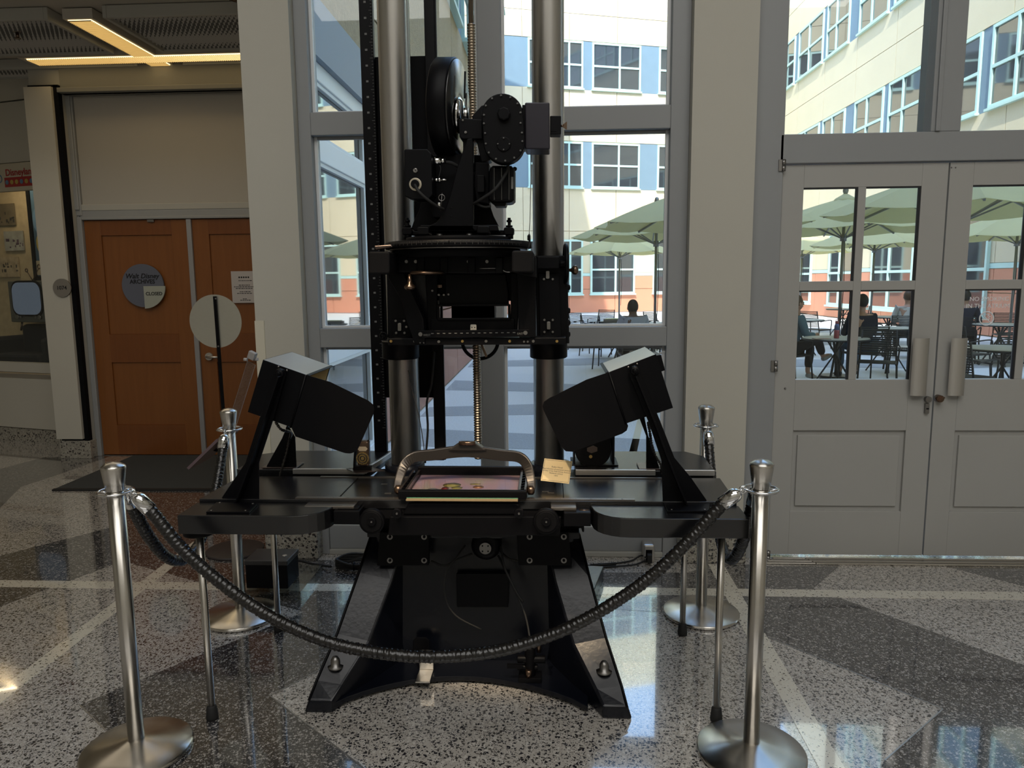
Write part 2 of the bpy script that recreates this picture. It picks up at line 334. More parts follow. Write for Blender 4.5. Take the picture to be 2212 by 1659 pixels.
# ---- piers beside the central window
def vx(px, py, Y): return P(px, py, Y).x
xl0, xl1 = vx(552,700,4.1), vx(657,740,4.1)
xm0, xm1 = vx(1032,232,YF), vx(1088,740,YF)
xr0 = vx(1440,725,YF); xr1 = vx(1480,905,4.1); xr2 = vx(1612,905,4.1)
xg0 = vx(692,745,YF)
xd0 = vx(1668,780,YF)
HT = 6.4
struct('wall_pier_left', B().box(xl0, xl1, 4.1, 4.45, .17, HT), 'cream')
mesh('corner_guard', B().box(xl0-.003, xl0+.05, 4.094, 4.102, .18, P(555,693,4.1).z), M.setdefault('guard', mat('pale_corner_guard', (.66,.62,.50), .6)), bpy.data.objects['wall_pier_left'])
struct('baseboard_pier_left', B().box(xl0-.01, xl1+.03, 4.075, 4.46, 0, .175), 'plinth', .012)
struct('wall_pier_right', B().box(xr1, xr2, 4.1, 4.45, .17, HT), 'cream')
struct('baseboard_pier_right', B().box(xr1-.02, xr2+.02, 4.075, 4.4, 0, .175), 'plinth', .012)
# ---- central window: stiles, mullion, transoms, sill
w1 = tag(bpy.data.objects.new('window_1', None), kind='structure'); COL.objects.link(w1); OFF['window_1'] = Vector()
zt0, zt1 = P(1300,706,YF).z, P(1300,748,YF).z          # lower transom
zu1, zu0 = P(1340,228,YF).z, P(1340,279,YF).z          # upper transom
zs = P(1300,1134,YF).z
def fr(name, x0, x1, z0, z1, y0=YF, y1=YF+.16, m_='grey', par=w1, bev=.004): return mesh(name, B().box(x0, x1, y0, y1, z0, z1), m_, par, bev)
fr('stile', xl1, xg0, 0, HT); fr('stile', xr0, xr1, 0, HT); fr('mullion', xm0, xm1, 0, HT)
for a, b_ in ((xg0, xm0), (xm1, xr0)):
    fr('transom', a, b_, zt1, zt0); fr('transom', a, b_, zu0, zu1); fr('sill_panel', a, b_, .03, zs-.02, YF+.012, YF+.15)
    fr('sill_lip', a, b_, zs-.02, zs, YF+.01, YF+.17, 'white_sill'); fr('top_rail', a, b_, HT-.1, HT)
    fr('base_strip', a, b_, 0, .03, YF-.006, YF+.15, 'greywall')
    for z0, z1 in ((zs, zt1), (zt0, zu0), (zu1, HT-.1)):
        for s_ in (0, 1):     # glazing beads
            x = a if s_ == 0 else b_-.018
            fr('glazing_bead', x, x+.018, z0, z1, YF+.05, YF+.07, 'white_sill', bev=.002)
        fr('glazing_bead', a+.018, b_-.018, z0, z0+.014, YF+.05, YF+.07, 'white_sill', bev=.002)
        fr('glazing_bead', a+.018, b_-.018, z1-.016, z1, YF+.05, YF+.07, 'grey', bev=.002)
        mesh('pane', B().box(a+.005, b_-.005, YF+.075, YF+.081, z0+.003, z1-.003), 'glass', w1)
# ---- door wall on the right
w2 = tag(bpy.data.objects.new('window_2', None), kind='structure'); COL.objects.link(w2); OFF['window_2'] = Vector()
xa0_ = vx(1678,700,4.19); zd = P(1750,356,4.19).z; zh1 = P(1800,288,YF).z
xrr = 3.62
fr('door_jamb', xr2, xa0_-.004, 0, HT, YF, YF+.16, par=w2); fr('door_head', xd0, xrr, zd+.006, zh1, YF, YF+.16, par=w2)
xm2, xm3 = vx(2020,140,YF), vx(2085,140,YF)
fr('mullion', xm2, xm3, zh1, HT, par=w2); fr('top_rail', xd0, xrr, HT-.1, HT, par=w2); fr('stile', xrr, xrr+.12, 0, HT, par=w2)
for a, b_ in ((xd0, xm2), (xm3, xrr)): mesh('pane', B().box(a+.003, b_-.003, YF+.075, YF+.081, zh1+.003, HT-.1), 'glass', w2)
fr('mullion_face', xm2+.02, xm2+.045, zh1, HT-.1, YF-.012, YF, par=w2)
struct('wall_right_front', B().box(xrr+.12, 6.4, 4.1, 4.4, 0, HT), 'cream')
tag(thing('threshold', (0,0,0), None, None), kind='structure')
th_ = bpy.data.objects['threshold']; th_.name = 'trim_1'; OFF['trim_1'] = Vector()
y0t = G(1700,1220).y; x0t = G(1650,1214).x; xj = G(1755,1212).x
for i in range(4):
    y = y0t + i*.022
    mesh('threshold_rib', B().box(x0t+.02*i, xj-.002-.012*i, y, y+.016, 0, .012+.003*(i % 2)), 'steel', th_, .003)
    mesh('threshold_rib', B().box(xj+.002-.012*i, 3.6, y, y+.016, 0, .012+.003*(i % 2)), 'steel', th_, .003)
# leaves
def leaf(n, x0, x1, hinge_left):
    d = tag(bpy.data.objects.new(n, None), kind='structure'); COL.objects.link(d); OFF[n] = Vector()
    y0, y1 = 4.19, 4.235; zb = .018; zt = zd
    wst = .115; wsl = .15 if not hinge_left else .13
    a = x0+wst if hinge_left else x0+.125; b_ = x1-.135 if hinge_left else x1-.115
    z1, z2 = P(1850,404,y0).z, P(1850,820,y0).z; zr0, zr1 = P(1850,607,y0).z, P(1850,627,y0).z; zm = P(1850,930,y0).z; zn = P(1850,1104,y0).z
    q = lambda nm, xa, xb, za, zb_: mesh(nm, B().box(xa, xb, y0, y1, za, zb_), 'door', d, .002)
    q('stile', x0, a, zb, zt); q('stile', b_, x1, zb, zt); q('rail', a, b_, z1, zt); q('rail', a, b_, zb, zn); q('rail', a, b_, zm, z2)
    xm = (a+b_)/2; q('muntin', xm-.021, xm+.021, z2, z1)
    q('muntin', a, xm-.021, zr1, zr0); q('muntin', xm+.021, b_, zr1, zr0)
    mesh('panel', B().box(a, b_, y0+.018, y1, zn, zm), 'door', d); mesh('raised_panel', B().box(a+.028, b_-.028, y0+.004, y0+.02, zn+.028, zm-.028), 'door', d, .003)
    for xa, xb in ((a, xm-.021), (xm+.021, b_)):
        for za, zb_ in ((z2, zr1), (zr0, z1)):
            mesh('pane', B().box(xa-.002, xb+.002, y0+.02, y0+.026, za-.002, zb_+.002), 'glass', d)
            bd = B(); bd.box(xb-.01, xb, y0+.004, y0+.02, za, zb_); bd.box(xa, xb-.01, y0+.004, y0+.02, zb_-.008, zb_)
            mesh('glazing_bead', bd, 'cmetal', d)
    return d
xgap = vx(2048,352,4.19)*.5 + vx(1996,1200,4.19)*.5
xa0 = vx(1688,370,4.19)*.5 + vx(1665,1190,4.19)*.5 if False else vx(1678,700,4.19)
dL = leaf('door_1', xa0, xgap-.003, True); dR = leaf('door_2', xgap+.005, xgap+.005+(xgap-xa0), False)
def pull(d, xc, z0, z1):
    b_ = B(); n = 12; R = .075
    for i in range(n):
        a0 = pi*.5 + .62*(2*i/n-1) ; a1 = pi*.5 + .62*(2*(i+1)/n-1)
        f = lambda a, r, z: (xc+cos(a)*r, 4.19-.048+R-sin(a)*r, z)
        b_.hexa([f(a0,R,z0),f(a1,R,z0),f(a1,R-.003,z0),f(a0,R-.003,z0),f(a0,R,z1),f(a1,R,z1),f(a1,R-.003,z1),f(a0,R-.003,z1)])
    b_.sm = [False]*len(b_.f)
    h = mesh('pull_handle', b_, 'alu', d, label='curved aluminium pull plate')
    for z in (z0+.05, z1-.05): mesh('standoff', B().cyl((xc,4.145,z),(xc,4.19,z),.008), 'bolt', h)
M['alu'] = mat('satin_aluminium', (.58,.56,.53), .38, .9)
zp0, zp1 = P(1985,855,4.15).z, P(1985,731,4.15).z
pull(dL, vx(1986,793,4.16), zp0, zp1); pull(dR, vx(2068,790,4.16), zp0, zp1)
c = P(2003,862,4.185); mesh('lock_cylinder', B().cyl((c.x,4.165,c.z),(c.x,4.192,c.z),.017), 'bolt', dL)
c = P(2001,882,4.185); lk = mesh('latch_bolt', B().box(c.x-.011,c.x+.011,4.172,4.19,c.z-.028,c.z+.028), 'bolt', dL, .002); mesh('latch_slot', B().box(c.x-.006,c.x+.006,4.168,4.173,c.z-.003,c.z+.003), 'black', lk)
c = P(2026,860,4.185); tk = mesh('thumb_turn', B().cyl((c.x,4.155,c.z),(c.x,4.192,c.z),.02), 'bronze', dR); mesh('turn_blade', B().obox((c.x,4.148,c.z),(1,0,1),(0,1,0),(1,0,-1),.017,.012,.004), 'bronze', tk)
for px, py in ((1692,358),(1671,790),(1664,1199)):
    c = P(px, py, 4.18); hb = mesh('hinge', B().cyl((xa0-.004,4.168,c.z-.03),(xa0-.004,4.168,c.z-.001),.012).cyl((xa0-.004,4.168,c.z+.001),(xa0-.004,4.168,c.z+.03),.012), 'bolt', dL)
    mesh('hinge_leaf', B().box(xa0-.03,xa0-.005,4.162,4.172,c.z-.03,c.z+.03), 'bolt', hb)
c = P(1696,839,4.19); mesh('door_screw', B().ball((c.x,4.188,c.z),.006,10), 'bolt', dL)
for px in (2055,2064):
    c = P(px,354+8,4.19); mesh('door_screw', B().ball((c.x,4.188,c.z),.004,8), 'bolt', dR)
# NO SMOKING decal on the right leaf glass
zz = lambda py, px=2140: P(px, py, 4.21).z
t = text('decal_lettering', 'NO SMOKING', (vx(2137,646,4.205),4.205,zz(646)), .033, 'decal' if 'decal' in M else M.setdefault('decal', mat('frosted_vinyl', (.85,.85,.85), .7)), dR, ext=.0003)
text('decal_lettering', 'IN THE ATRIUM', (vx(2134,661,4.205),4.205,zz(661)), .033, 'decal', dR, ext=.0003)
c = Vector((vx(2131,688,4.205),4.205,zz(688))); sg = mesh('no_smoking_symbol', B().torus(c,(0,1,0),.037,.0035,36,6), 'decal', dR)
mesh('symbol_bar', B().bar(c+Vector((-.026,0,.026)), c+Vector((.026,0,-.026)), .004, .003), 'decal', sg)
mesh('cigarette', B().box(c.x-.024,c.x+.014,4.204,4.206,c.z-.009,c.z-.002), 'decal', sg)
mesh('smoke_curl', B().tube(smooth_path([c+Vector(v) for v in ((.018,0,-.002),(.012,0,.006),(.02,0,.012),(.006,0,.016),(.012,0,.022),(-.004,0,.022))],5),.0015,6), 'decal', sg)
# ---- closed shell of the room around and behind the camera
struct('wall_back', B().box(-8.6, 6.6, -6.3, -6.1, 0, HT+.2), 'cream')
struct('wall_right', B().box(6.4, 6.6, -6.2, 4.4, 0, HT+.2), 'cream')
struct('wall_left', B().box(-8.6, -8.4, -6.2, 9.2, 0, HT+.2), 'cream')
struct('ceiling', B().box(-8.6, 6.6, -6.3, 4.75, HT, HT+.25), 'cream')
# ---- the hall at the left
ZC = 3.56
struct('ceiling_hall', B().box(-8.4, xl0+.02, 3.9, 9.2, ZC, ZC+.2), 'ceiling')
struct('wall_bulkhead', B().box(-8.4, xl0+.02, 3.9, 4.1, ZC, HT), 'cream')
struct('wall_hall_side', B().box(-1.72, -1.662, 4.45, 6.9, 0, ZC), 'greywall')
YH = 6.65
dx0, dx1, dz1 = vx(190,600,YH), xl0-.1, P(300,475,YH).z
mz0, mz1, mx0 = P(300,440,YH).z, P(300,203,YH).z, vx(165,320,YH)
wb = B().box(-4.30, xl0, YH+.04, YH+.14, dz1+.05, ZC)
struct('wall_hall_front', wb, 'greywall')
b_ = B().box(dx0-.16, dx0-.03, YH, YH+.1, 0, dz1+.09); b_.box(dx0-.03, xl0, YH, YH+.1, dz1+.02, dz1+.09)
struct('trim_2', b_, 'grey', .01)
b_ = B().box(dx0-.05, dx0-.004, YH-.02, YH+.06, 0, dz1+.03); b_.box(dx0-.004, xl0, YH-.02, YH+.06, dz1+.004, dz1+.03)
struct('trim_3', b_, 'grey', .006)
b_ = B().box(mx0-.10, mx0, YH-.01, YH+.06, mz0-.1, mz1+.1); b_.box(mx0, xl0, YH-.01, YH+.06, mz1, mz1+.1)
b_.box(mx0-.055, mx0-.012, YH-.025, YH, mz0-.05, mz1+.055); b_.box(mx0-.012, xl0, YH-.025, YH, mz1+.012, mz1+.055)
struct('trim_4', b_, 'grey', .006)
mp = thing('mural_board', (0,0,0), 'large blank pale grey board recessed above the wooden double doors', 'panel')
mesh('board', B().box(mx0+.004, xl0, YH+.012, YH+.045, mz0, mz1-.004), 'mural', mp)
b_ = B().box(mx0-.1, xl0, YH-.002, YH+.05, dz1+.088, mz0); struct('trim_5', b_, 'greywall', .004)
# wooden doors
gx = vx(416,600,YH); 
def wdoor(n, x0, x1):
    d = tag(bpy.data.objects.new(n, None), kind='structure'); COL.objects.link(d); OFF[n] = Vector()
    y0, y1 = YH+.01, YH+.05
    a, b2 = x0+.15, x1-.15
    z1, z2, z3, z4 = P(300,508,y0).z, P(300,722,y0).z, P(300,783,y0).z, P(300,918,y0).z
    q = lambda nm, xa, xb, za, zb, m_='wood2', dy=0: mesh(nm, B().box(xa, xb, y0+dy, y1, za, zb), m_, d, .002)
    q('stile', x0, a, .01, dz1, 'wood'); q('stile', b2, x1, .01, dz1, 'wood'); q('rail', a, b2, z1, dz1); q('rail', a, b2, z3, z2); q('rail', a, b2, .01, z4)
    q('door_panel', a, b2, z2, z1, 'wood', .015); q('door_panel', a, b2, z4, z3, 'wood', .015); return d
d3 = wdoor('door_3', dx0, gx-.022); d4 = wdoor('door_4', gx+.022, gx+.022+(gx-.022-dx0))
struct('wall_hall_end', B().box(gx+.022+(gx-.022-dx0)+.002, -1.73, YH, YH+.1, 0, dz1+.02), 'greywall')
mesh('astragal', B().box(gx-.022, gx+.022, YH-.012, YH+.045, .01, dz1), 'alu_grey' if 'alu_grey' in M else M.setdefault('alu_grey', mat('grey_meeting_strip', (.33,.33,.34), .5, .3)), d4, .003, label='grey metal meeting strip')
c = P(452,770,YH); hd = mesh('door_handle', B().cyl((c.x,YH-.012,c.z),(c.x,YH+.01,c.z),.035,24).cyl((c.x,YH-.05,c.z),(c.x,YH,c.z),.011), 'alu', d4, label='silver lever handle')
mesh('lever', B().cyl((c.x-.01,YH-.05,c.z),(c.x+.12,YH-.05,c.z-.004),.011).ball((c.x+.12,YH-.05,c.z-.004),.011,10), 'alu', hd)
c = P(326,478,YH); mesh('door_stop', B().box(c.x-.03,c.x+.03,YH-.01,YH+.02,dz1-.02,dz1), 'bolt', d3)
# signs on the doors
M['slate'] = mat('slate_blue_sign', (.115,.125,.165), .55); M['signgrey'] = mat('pale_green_grey_sign', (.36,.38,.33), .55); M['ink'] = mat('black_print', (.008,.008,.010), .5)
c = P(310,617,YH); R = .195
ds = thing('door_sign', (c.x,YH,c.z-R), 'round slate blue sign lettered Walt Disney Archives with Closed tab on wooden door', 'sign')
mesh('disc', B().cyl((c.x,YH-.014,c.z),(c.x,YH+.009,c.z),R,64), 'slate', ds)
tb = [Vector((c.x+.012,YH-.026,c.z-.005)), Vector((c.x+.215,YH-.026,c.z-.005))] + [Vector((c.x+.012+cos(-a)*.203,YH-.026,c.z-.005+sin(-a)*.203)) for a in [i*pi/32 for i in range(1,17)]]
mesh('closed_tab', B().prism(tb,(0,.012,0)), 'signgrey', ds, label='pale quarter-circle tab reading CLOSED')
text('lettering', 'Walt Disney', (c.x,YH-.0155,c.z+.085), .062, 'ink', ds, shear=.25, bold=.001)
text('lettering', 'ARCHIVES', (c.x,YH-.0155,c.z+.035), .052, 'ink', ds, bold=.0012)
text('tab_lettering', 'CLOSED', (c.x+.108,YH-.0275,c.z-.075), .042, 'ink', ds, bold=.0008)
M['paper'] = mat('white_paper', (.50,.47,.46), .7)
p0, p1 = P(498,586,YH), P(553,654,YH)
nt_ = thing('door_notice', (p0.x,YH,p1.z), 'white printed paper notice taped to the right wooden door', 'notice')
mesh('sheet', B().box(p0.x,p0.x+.235,YH+.005,YH+.0095,p1.z,p0.z), 'paper', nt_)
lz = p0.z
for k, (w_, dz) in enumerate(((.10,.085),(.1,.125),(.19,.14),(.16,.155),(.09,.185),(.14,.2),(.04,.25),(.09,.262))):
    b_ = B(); x = p0.x+.117-w_/2
    while x < p0.x+.117+w_/2: ww = random.uniform(.008,.024); b_.box(x, x+ww, YH+.0042, YH+.0051, lz-dz-.003, lz-dz+.003); x += ww+.005
    mesh('printed_line', b_, 'ink', nt_)
b_ = B(); [b_.cyl((p0.x+.075+i*.021,YH+.004,lz-.055),(p0.x+.075+i*.021,YH+.0052,lz-.055),.008,10) for i in range(5)]; mesh('printed_line', b_, 'ink', nt_)
# column with room number
cx0, cx1 = vx(137,975,6.55), vx(197,975,6.55)
struct('wall_column', B().box(cx0-.02, cx1, 6.58, 6.95, 0, ZC), 'greywall')
struct('baseboard_column', B().box(cx0-.02, cx1+.01, 6.53, 6.7, 0, .17), 'plinth', .005)
zt_ = P(100,190,6.55).z
pn = struct('trim_6', B().box(cx0-.02, cx1-.04, 6.50, 6.56, .19, zt_), 'cream', .003)
mesh('edge_shadow_strip', B().box(cx1-.038, cx1+.004, 6.53, 6.58, .17, zt_+.02).box(cx0, cx1, 6.545, 6.58, .17, .19).box(cx0, cx1, 6.53, 6.58, zt_, zt_+.02), 'black_matte', pn)  # black edge strip; its top length paints the shadow line above the panel
c = P(134,622,6.49); rn = thing('room_number_sign', (c.x,6.5,c.z-.09), 'small round grey sign reading 1074 on cream column', 'sign')
M['signwarm'] = mat('warm_grey_sign', (.20,.185,.16), .5)
mesh('disc', B().cyl((c.x,6.485,c.z),(c.x,6.50,c.z),.082,40), 'signwarm', rn); text('lettering', '1074', (c.x,6.484,c.z), .048, 'ink', rn, bold=.0006)
# mat
mt = mesh('door_mat', B().prism([Vector((*G(118,1058).xy,.001)), Vector((*G(760,1058).xy,.001)), Vector((*G(700,985).xy,.001)), Vector((*G(290,985).xy,.001))],(0,0,.009)), 'mat', None, .003, 'flat dark grey mat in front of the wooden double doors', cat='mat')
mesh('mat_edge', B().prism([Vector((*G(112,1061).xy,.001)), Vector((*G(760,1061).xy,.001)), Vector((*G(760,1058).xy,.001)), Vector((*G(118,1058).xy,.001))],(0,0,.012)), 'rubber', mt)
# ---- ceiling: corrugated acoustic panels and crossed light
def zc(x, y, z=ZC-.06): return G(x, y, z)
def cpanel(pts, rows):
    q = [zc(*p_) for p_ in pts]; x0 = min(v.x for v in q); x1 = max(v.x for v in q); y0 = min(v.y for v in q); y1 = max(v.y for v in q)
    b_ = B(); n = rows; pr = []
    t_ = tag(bpy.data.objects.new('ceiling_panel', None), 'corrugated perforated metal ceiling panel beside the crossed lights', 'ceiling panel'); return x0, x1, y0, y1
def corr(x0, x1, y0, y1, lab):
    t_ = thing('ceiling_panel', (x0, y0, ZC-.1), lab, 'ceiling panel', 'corrugated ceiling panels')
    n = int((y1-y0)/.055); b_ = B(); vs = []; top = ZC-.075
    for i in range(n*2+1):
        y = y0 + (y1-y0)*i/(2*n); z = top + (.03 if i % 2 else 0); y = y + (.02 if i % 2 else 0)
        vs += [(x0,y,z),(x1,y,z),(x0,y,z+.003),(x1,y,z+.003)]
    fs = []
    for i in range(n*2): k = i*4; fs += [(k,k+4,k+5,k+1),(k+2,k+3,k+7,k+6),(k,k+2,k+6,k+4),(k+1,k+5,k+7,k+3)]
    b_.add(vs, fs); mesh('corrugated_sheet', b_, 'ceil_panel', t_)
    e = B(); e.box(x0-.03,x0,y0-.03,y1+.03,ZC-.09,ZC-.005).box(x1,x1+.03,y0-.03,y1+.03,ZC-.09,ZC-.005).box(x0,x1,y0-.03,y0,ZC-.09,ZC-.005).box(x0,x1,y1,y1+.03,ZC-.09,ZC-.005)
    mesh('edge_frame', e, 'greywall', t_, .004)
Lx = zc(285,100).x; Ly = zc(300,122).y
fy0, fy1 = zc(300,30).y, zc(300,158).y
hw = .11
for (xa, xb, ya, yb, lab) in ((Lx-1.75,Lx-hw-.12,fy0,Ly-hw-.1,'corrugated ceiling panel left of the light cross, holding the sprinkler'),(Lx+hw+.12,Lx+1.5,fy0,Ly-hw-.1,'corrugated ceiling panel right of the light cross, nearest the camera'),
    (Lx-1.75,Lx-hw-.12,Ly+hw+.08,fy1-.04,'narrow corrugated ceiling panel behind the light cross, left half'),(Lx+hw+.12,Lx+1.5,Ly+hw+.08,fy1-.04,'narrow corrugated ceiling panel behind the light cross, right half')):
    corr(xa, xb, ya, yb, lab)
lt = thing('cross_light', (Lx, Ly, ZC-.1), 'warm glowing cross-shaped recessed ceiling light over the hall', 'light')
mesh('housing', B().box(G(46,125,ZC-.09).x-.06,Lx+1.5,Ly-hw,Ly+hw,ZC-.08,ZC-.01).box(Lx-hw,Lx+hw,fy0,Ly-hw,ZC-.08,ZC-.01).box(Lx-hw,Lx+hw,Ly+hw,fy1-.04,ZC-.08,ZC-.01), 'ceiling', lt)
M['lightpanel'] = mat('warm_light_diffuser', (.8,.7,.45), .5, emis=(1,.74,.36), es=1.25)
h2 = .085
x9 = G(46,125,ZC-.09).x
mesh('diffuser', B().box(x9,Lx+1.5,Ly-h2,Ly+h2,ZC-.086,ZC-.076).box(Lx-h2,Lx+h2,fy0+.02,Ly-h2,ZC-.086,ZC-.076).box(Lx-h2,Lx+h2,Ly+h2,fy1-.06,ZC-.086,ZC-.076), 'lightpanel', lt, label='glowing warm diffuser')
b_ = B()
for i in range(150): x = x9+i*(Lx+1.5-x9)/150; b_.box(x,x+.003,Ly-h2,Ly+h2,ZC-.093,ZC-.086)
for i in range(70):
    y = fy0+.02+i*(fy1-.08-fy0)/70
    if abs(y-Ly) > h2: b_.box(Lx-h2,Lx+h2,y,y+.003,ZC-.093,ZC-.086)
mesh('louvre', b_, M.setdefault('louvre', mat('louvre_metal', (.6,.5,.3), .4)), lt, kind='stuff')
c = zc(37,68); sp_ = thing('sprinkler_head', (c.x,c.y,c.z-.05), 'small dark sprinkler head under the corrugated ceiling panel', 'sprinkler')
mesh('flange', B().lathe([(.04,.06),(.035,.045),(.02,.04)],(c.x,c.y,c.z-.05)), 'bolt', sp_); mesh('nozzle', B().cyl((c.x,c.y,c.z-.05),(c.x,c.y,c.z-.005),.012).cyl((c.x,c.y,c.z-.052),(c.x,c.y,c.z-.048),.022), 'bronze', sp_)
c = zc(513,12); dl = thing('downlight', (c.x,c.y,ZC-.03), 'round downlight cut by the pier at the ceiling edge', 'light'); mesh('trim_ring', B().torus((c.x,c.y,ZC-.01),(0,0,1),.055,.012), 'bronze', dl); mesh('lens', B().cyl((c.x,c.y,ZC-.012),(c.x,c.y,ZC-.004),.045), 'black_gloss', dl)
struct('trim_7', B().box(-4.27, xl0, 6.55, 6.66, ZC-.30, ZC-.02).box(-4.27,xl0,6.50,6.60,ZC-.30,ZC-.26), M.setdefault('bulk', mat('dim_grey_bulkhead_paint', (.19,.19,.18), .6)), .004)
# ---- display case (angled wall)
A = Vector((*G(150,965).xy, 0)); Bq = Vector((*G(0,953).xy, 0)); dv = (Bq-A).normalized(); dv = Vector((-cos(radians(16)), sin(radians(16)), 0)); nv = Vector((dv.y, -dv.x, 0))
if nv.y > 0: nv = -nv
A = A - dv*.15 ; Lc = 2.4
def cp(px, py, back=0.0):     # point on the case plane
    d = ray(px, py); o = A - nv*back; t = (o-CC).dot(nv)/d.dot(nv); return CC + d*t
def cs(px, py, back=0): v = cp(px, py, back); return (v-(A-nv*back)).dot(dv), v.z
def cbox(b_, s0, s1, z0, z1, d0, d1):
    f = lambda s_, d_, z: A + dv*s_ - nv*d_ + Vector((0,0,z))
    return b_.hexa([f(s0,d0,z0),f(s1,d0,z0),f(s1,d1,z0),f(s0,d1,z0),f(s0,d0,z1),f(s1,d0,z1),f(s1,d1,z1),f(s0,d1,z1)]) if True else 0
zb0 = cs(60,927)[1]; zs0 = cs(60,806)[1]; zs1 = cs(60,784)[1]; zw = cs(40,412)[1]; zg = cs(40,352)[1]; zp = cs(40,218)[1]
struct('wall_case_base', cbox(B(), 0, Lc, zb0+.01, zs0-.01, 0, .06), 'cream')
struct('baseboard_case', cbox(B(), 0, Lc, 0, zb0, .02, .1), 'plinth')
struct('trim_8', cbox(cbox(B(), 0, Lc, zs0+.008, zs1, -.01, .07), 0, Lc, zs0-.008, zs0+.008, .01,.06), 'cream')
struct('wall_case_head', cbox(cbox(B(), 0, Lc, zg+.01, zp, 0, .05), 0, Lc, zp+.02, ZC, .02, .06), 'cream')
M['newsprint'] = mat('newsprint_backing', (.50,.40,.26), .8, noise=(14,.25))
b_ = cbox(B(), 0, Lc, zs1-.1, zg+.2, .62, .66); cbox(b_, -.05, 0, 0, zg+.2, 0, .66); cbox(b_, Lc, Lc+.05, 0, zg+.2, 0, .66); cbox(b_, 0, Lc, zs1-.16, zs1-.1, 0, .66); cbox(b_, 0, Lc, zg+.2, zg+.26, .05, .66)
struct('wall_case_inside', b_, 'newsprint')
struct('window_3', cbox(B(), 0, Lc, zs1, zw, .03, .036), 'glass')
sgb = thing('case_banner', tuple(A+dv*.3+Vector((0,0,zw))), 'cream banner over the display case with red Disneyland lettering', 'banner')
mesh('board', cbox(B(), 0, Lc, zw, zg, -.012, .04), M.setdefault('banner', mat('banner_cream', (.52,.48,.38), .6)), sgb)
M['red'] = mat('red_print', (.36,.03,.03), .5); M['yel'] = mat('yellow_print', (.45,.34,.08), .5); M['bluep'] = mat('blue_print', (.12,.22,.36), .5)
ang = atan2(-dv.y, -dv.x)
s0, z0_ = cs(46,372); q_ = A + dv*s0 + nv*.014 + Vector((0,0,z0_)); text('lettering', 'Disneyland', q_, .088, 'red', sgb, rot=(pi/2,0,ang), bold=.002)
b_ = B(); sA, sB = cs(13,395)[0], cs(76,393)[0]; zA, zB = cs(45,403)[1], cs(45,382)[1]; cbox(b_, sB, sA, zA, zB, -.0135, -.012); mesh('red_scroll', b_, 'red', sgb)
for k, mm_ in enumerate(('bluep','yel','bluep','yel','yel','bluep')):
    s_ = sB+(sA-sB)*(k+.5)/6; f = A+dv*s_+nv*.0137+Vector((0,0,(zA+zB)/2)); mesh('print_dot', B().cyl(f, f+nv*.0012, .022, 14), mm_, sgb)
s0, z0_ = cs(1,388); q_ = A + dv*s0 + nv*.014 + Vector((0,0,z0_)); text('lettering', 'O', q_, .12, 'bluep', sgb, rot=(pi/2,0,ang))
# things in the case
def photo(px0, py0, px1, py1, lab, cols, seed):
    a, z1_ = cs(px0, py0, .60); b2, z0_ = cs(px1, py1, .60); t_ = thing('photo_print', tuple(A+dv*a-nv*.6+Vector((0,0,z0_))), lab, 'photograph', 'old photographs pinned inside the display case')
    mesh('print', cbox(B(), b2, a, z0_, z1_, .60, .612), mat('photo_print', cols[0], .6, noise=(seed,.6)), t_)
    r = random.Random(int(seed)); b_ = B()
    for i in range(14):
        s_ = r.uniform(b2, a-.03); z = z0_ + (z1_-z0_)*(.08+.5*r.random()); cbox(b_, s_, s_+r.uniform(.01,.035), z, z+r.uniform(.01,.035), .5985, .6)
    mesh('picture_detail', b_, mat('photo_ink', cols[1], .6), t_, kind='stuff')
photo(-40,443,33,486,'dark sepia photograph pinned highest in the display case',[(.16,.13,.09),(.04,.04,.04)],9)
photo(7,500,52,541,'small colour photograph of a harbour crowd in the display case, middle one',[(.34,.34,.32),(.10,.06,.10)],13)
photo(-20,556,42,598,'pale sepia photograph pinned lowest in the display case above the television',[(.44,.35,.24),(.07,.06,.05)],17)
a, z1_ = cs(58,408,.50); b2, z0_ = cs(112,604,.50)
ps = thing('framed_poster', tuple(A+dv*b2-nv*.5+Vector((0,0,z0_))), 'tall dark framed poster in blue and yellow inside the display case', 'poster')
mesh('frame', cbox(cbox(B(), b2-.1, a, z0_, z1_+.2, .50, .53), a-.04, a, z0_-.02, z1_+.2, .48, .53), 'black', ps)
mesh('print', cbox(B(), b2-.1, a-.045, z0_+.04, z1_+.18, .494, .50), M.setdefault('posterblue', mat('poster_blue', (.05,.10,.16), .5, noise=(3,.3))), ps)
sm_, zm_ = cs(92,560,.49)
mesh('print_shape', cbox(B(), sm_-.28, sm_+.12, z0_+.05, z0_+.2, .4925, .494), M.setdefault('postercream', mat('poster_cream', (.5,.42,.3), .6)), ps)
f = A+dv*(sm_-.1)-nv*.492+Vector((0,0,z0_+.38)); mesh('print_shape', B().cyl(f, f-nv*.001, .17, 32), 'yel', ps); f = A+dv*(sm_-.1)-nv*.490+Vector((0,0,z0_+.62)); mesh('print_shape', B().cyl(f, f-nv*.001, .19, 32), 'bluep', ps)
text('lettering', 'Fa', A+dv*(sm_-.03)-nv*.490+Vector((0,0,z0_+.12)), .12, 'ink', ps, rot=(pi/2,0,ang))
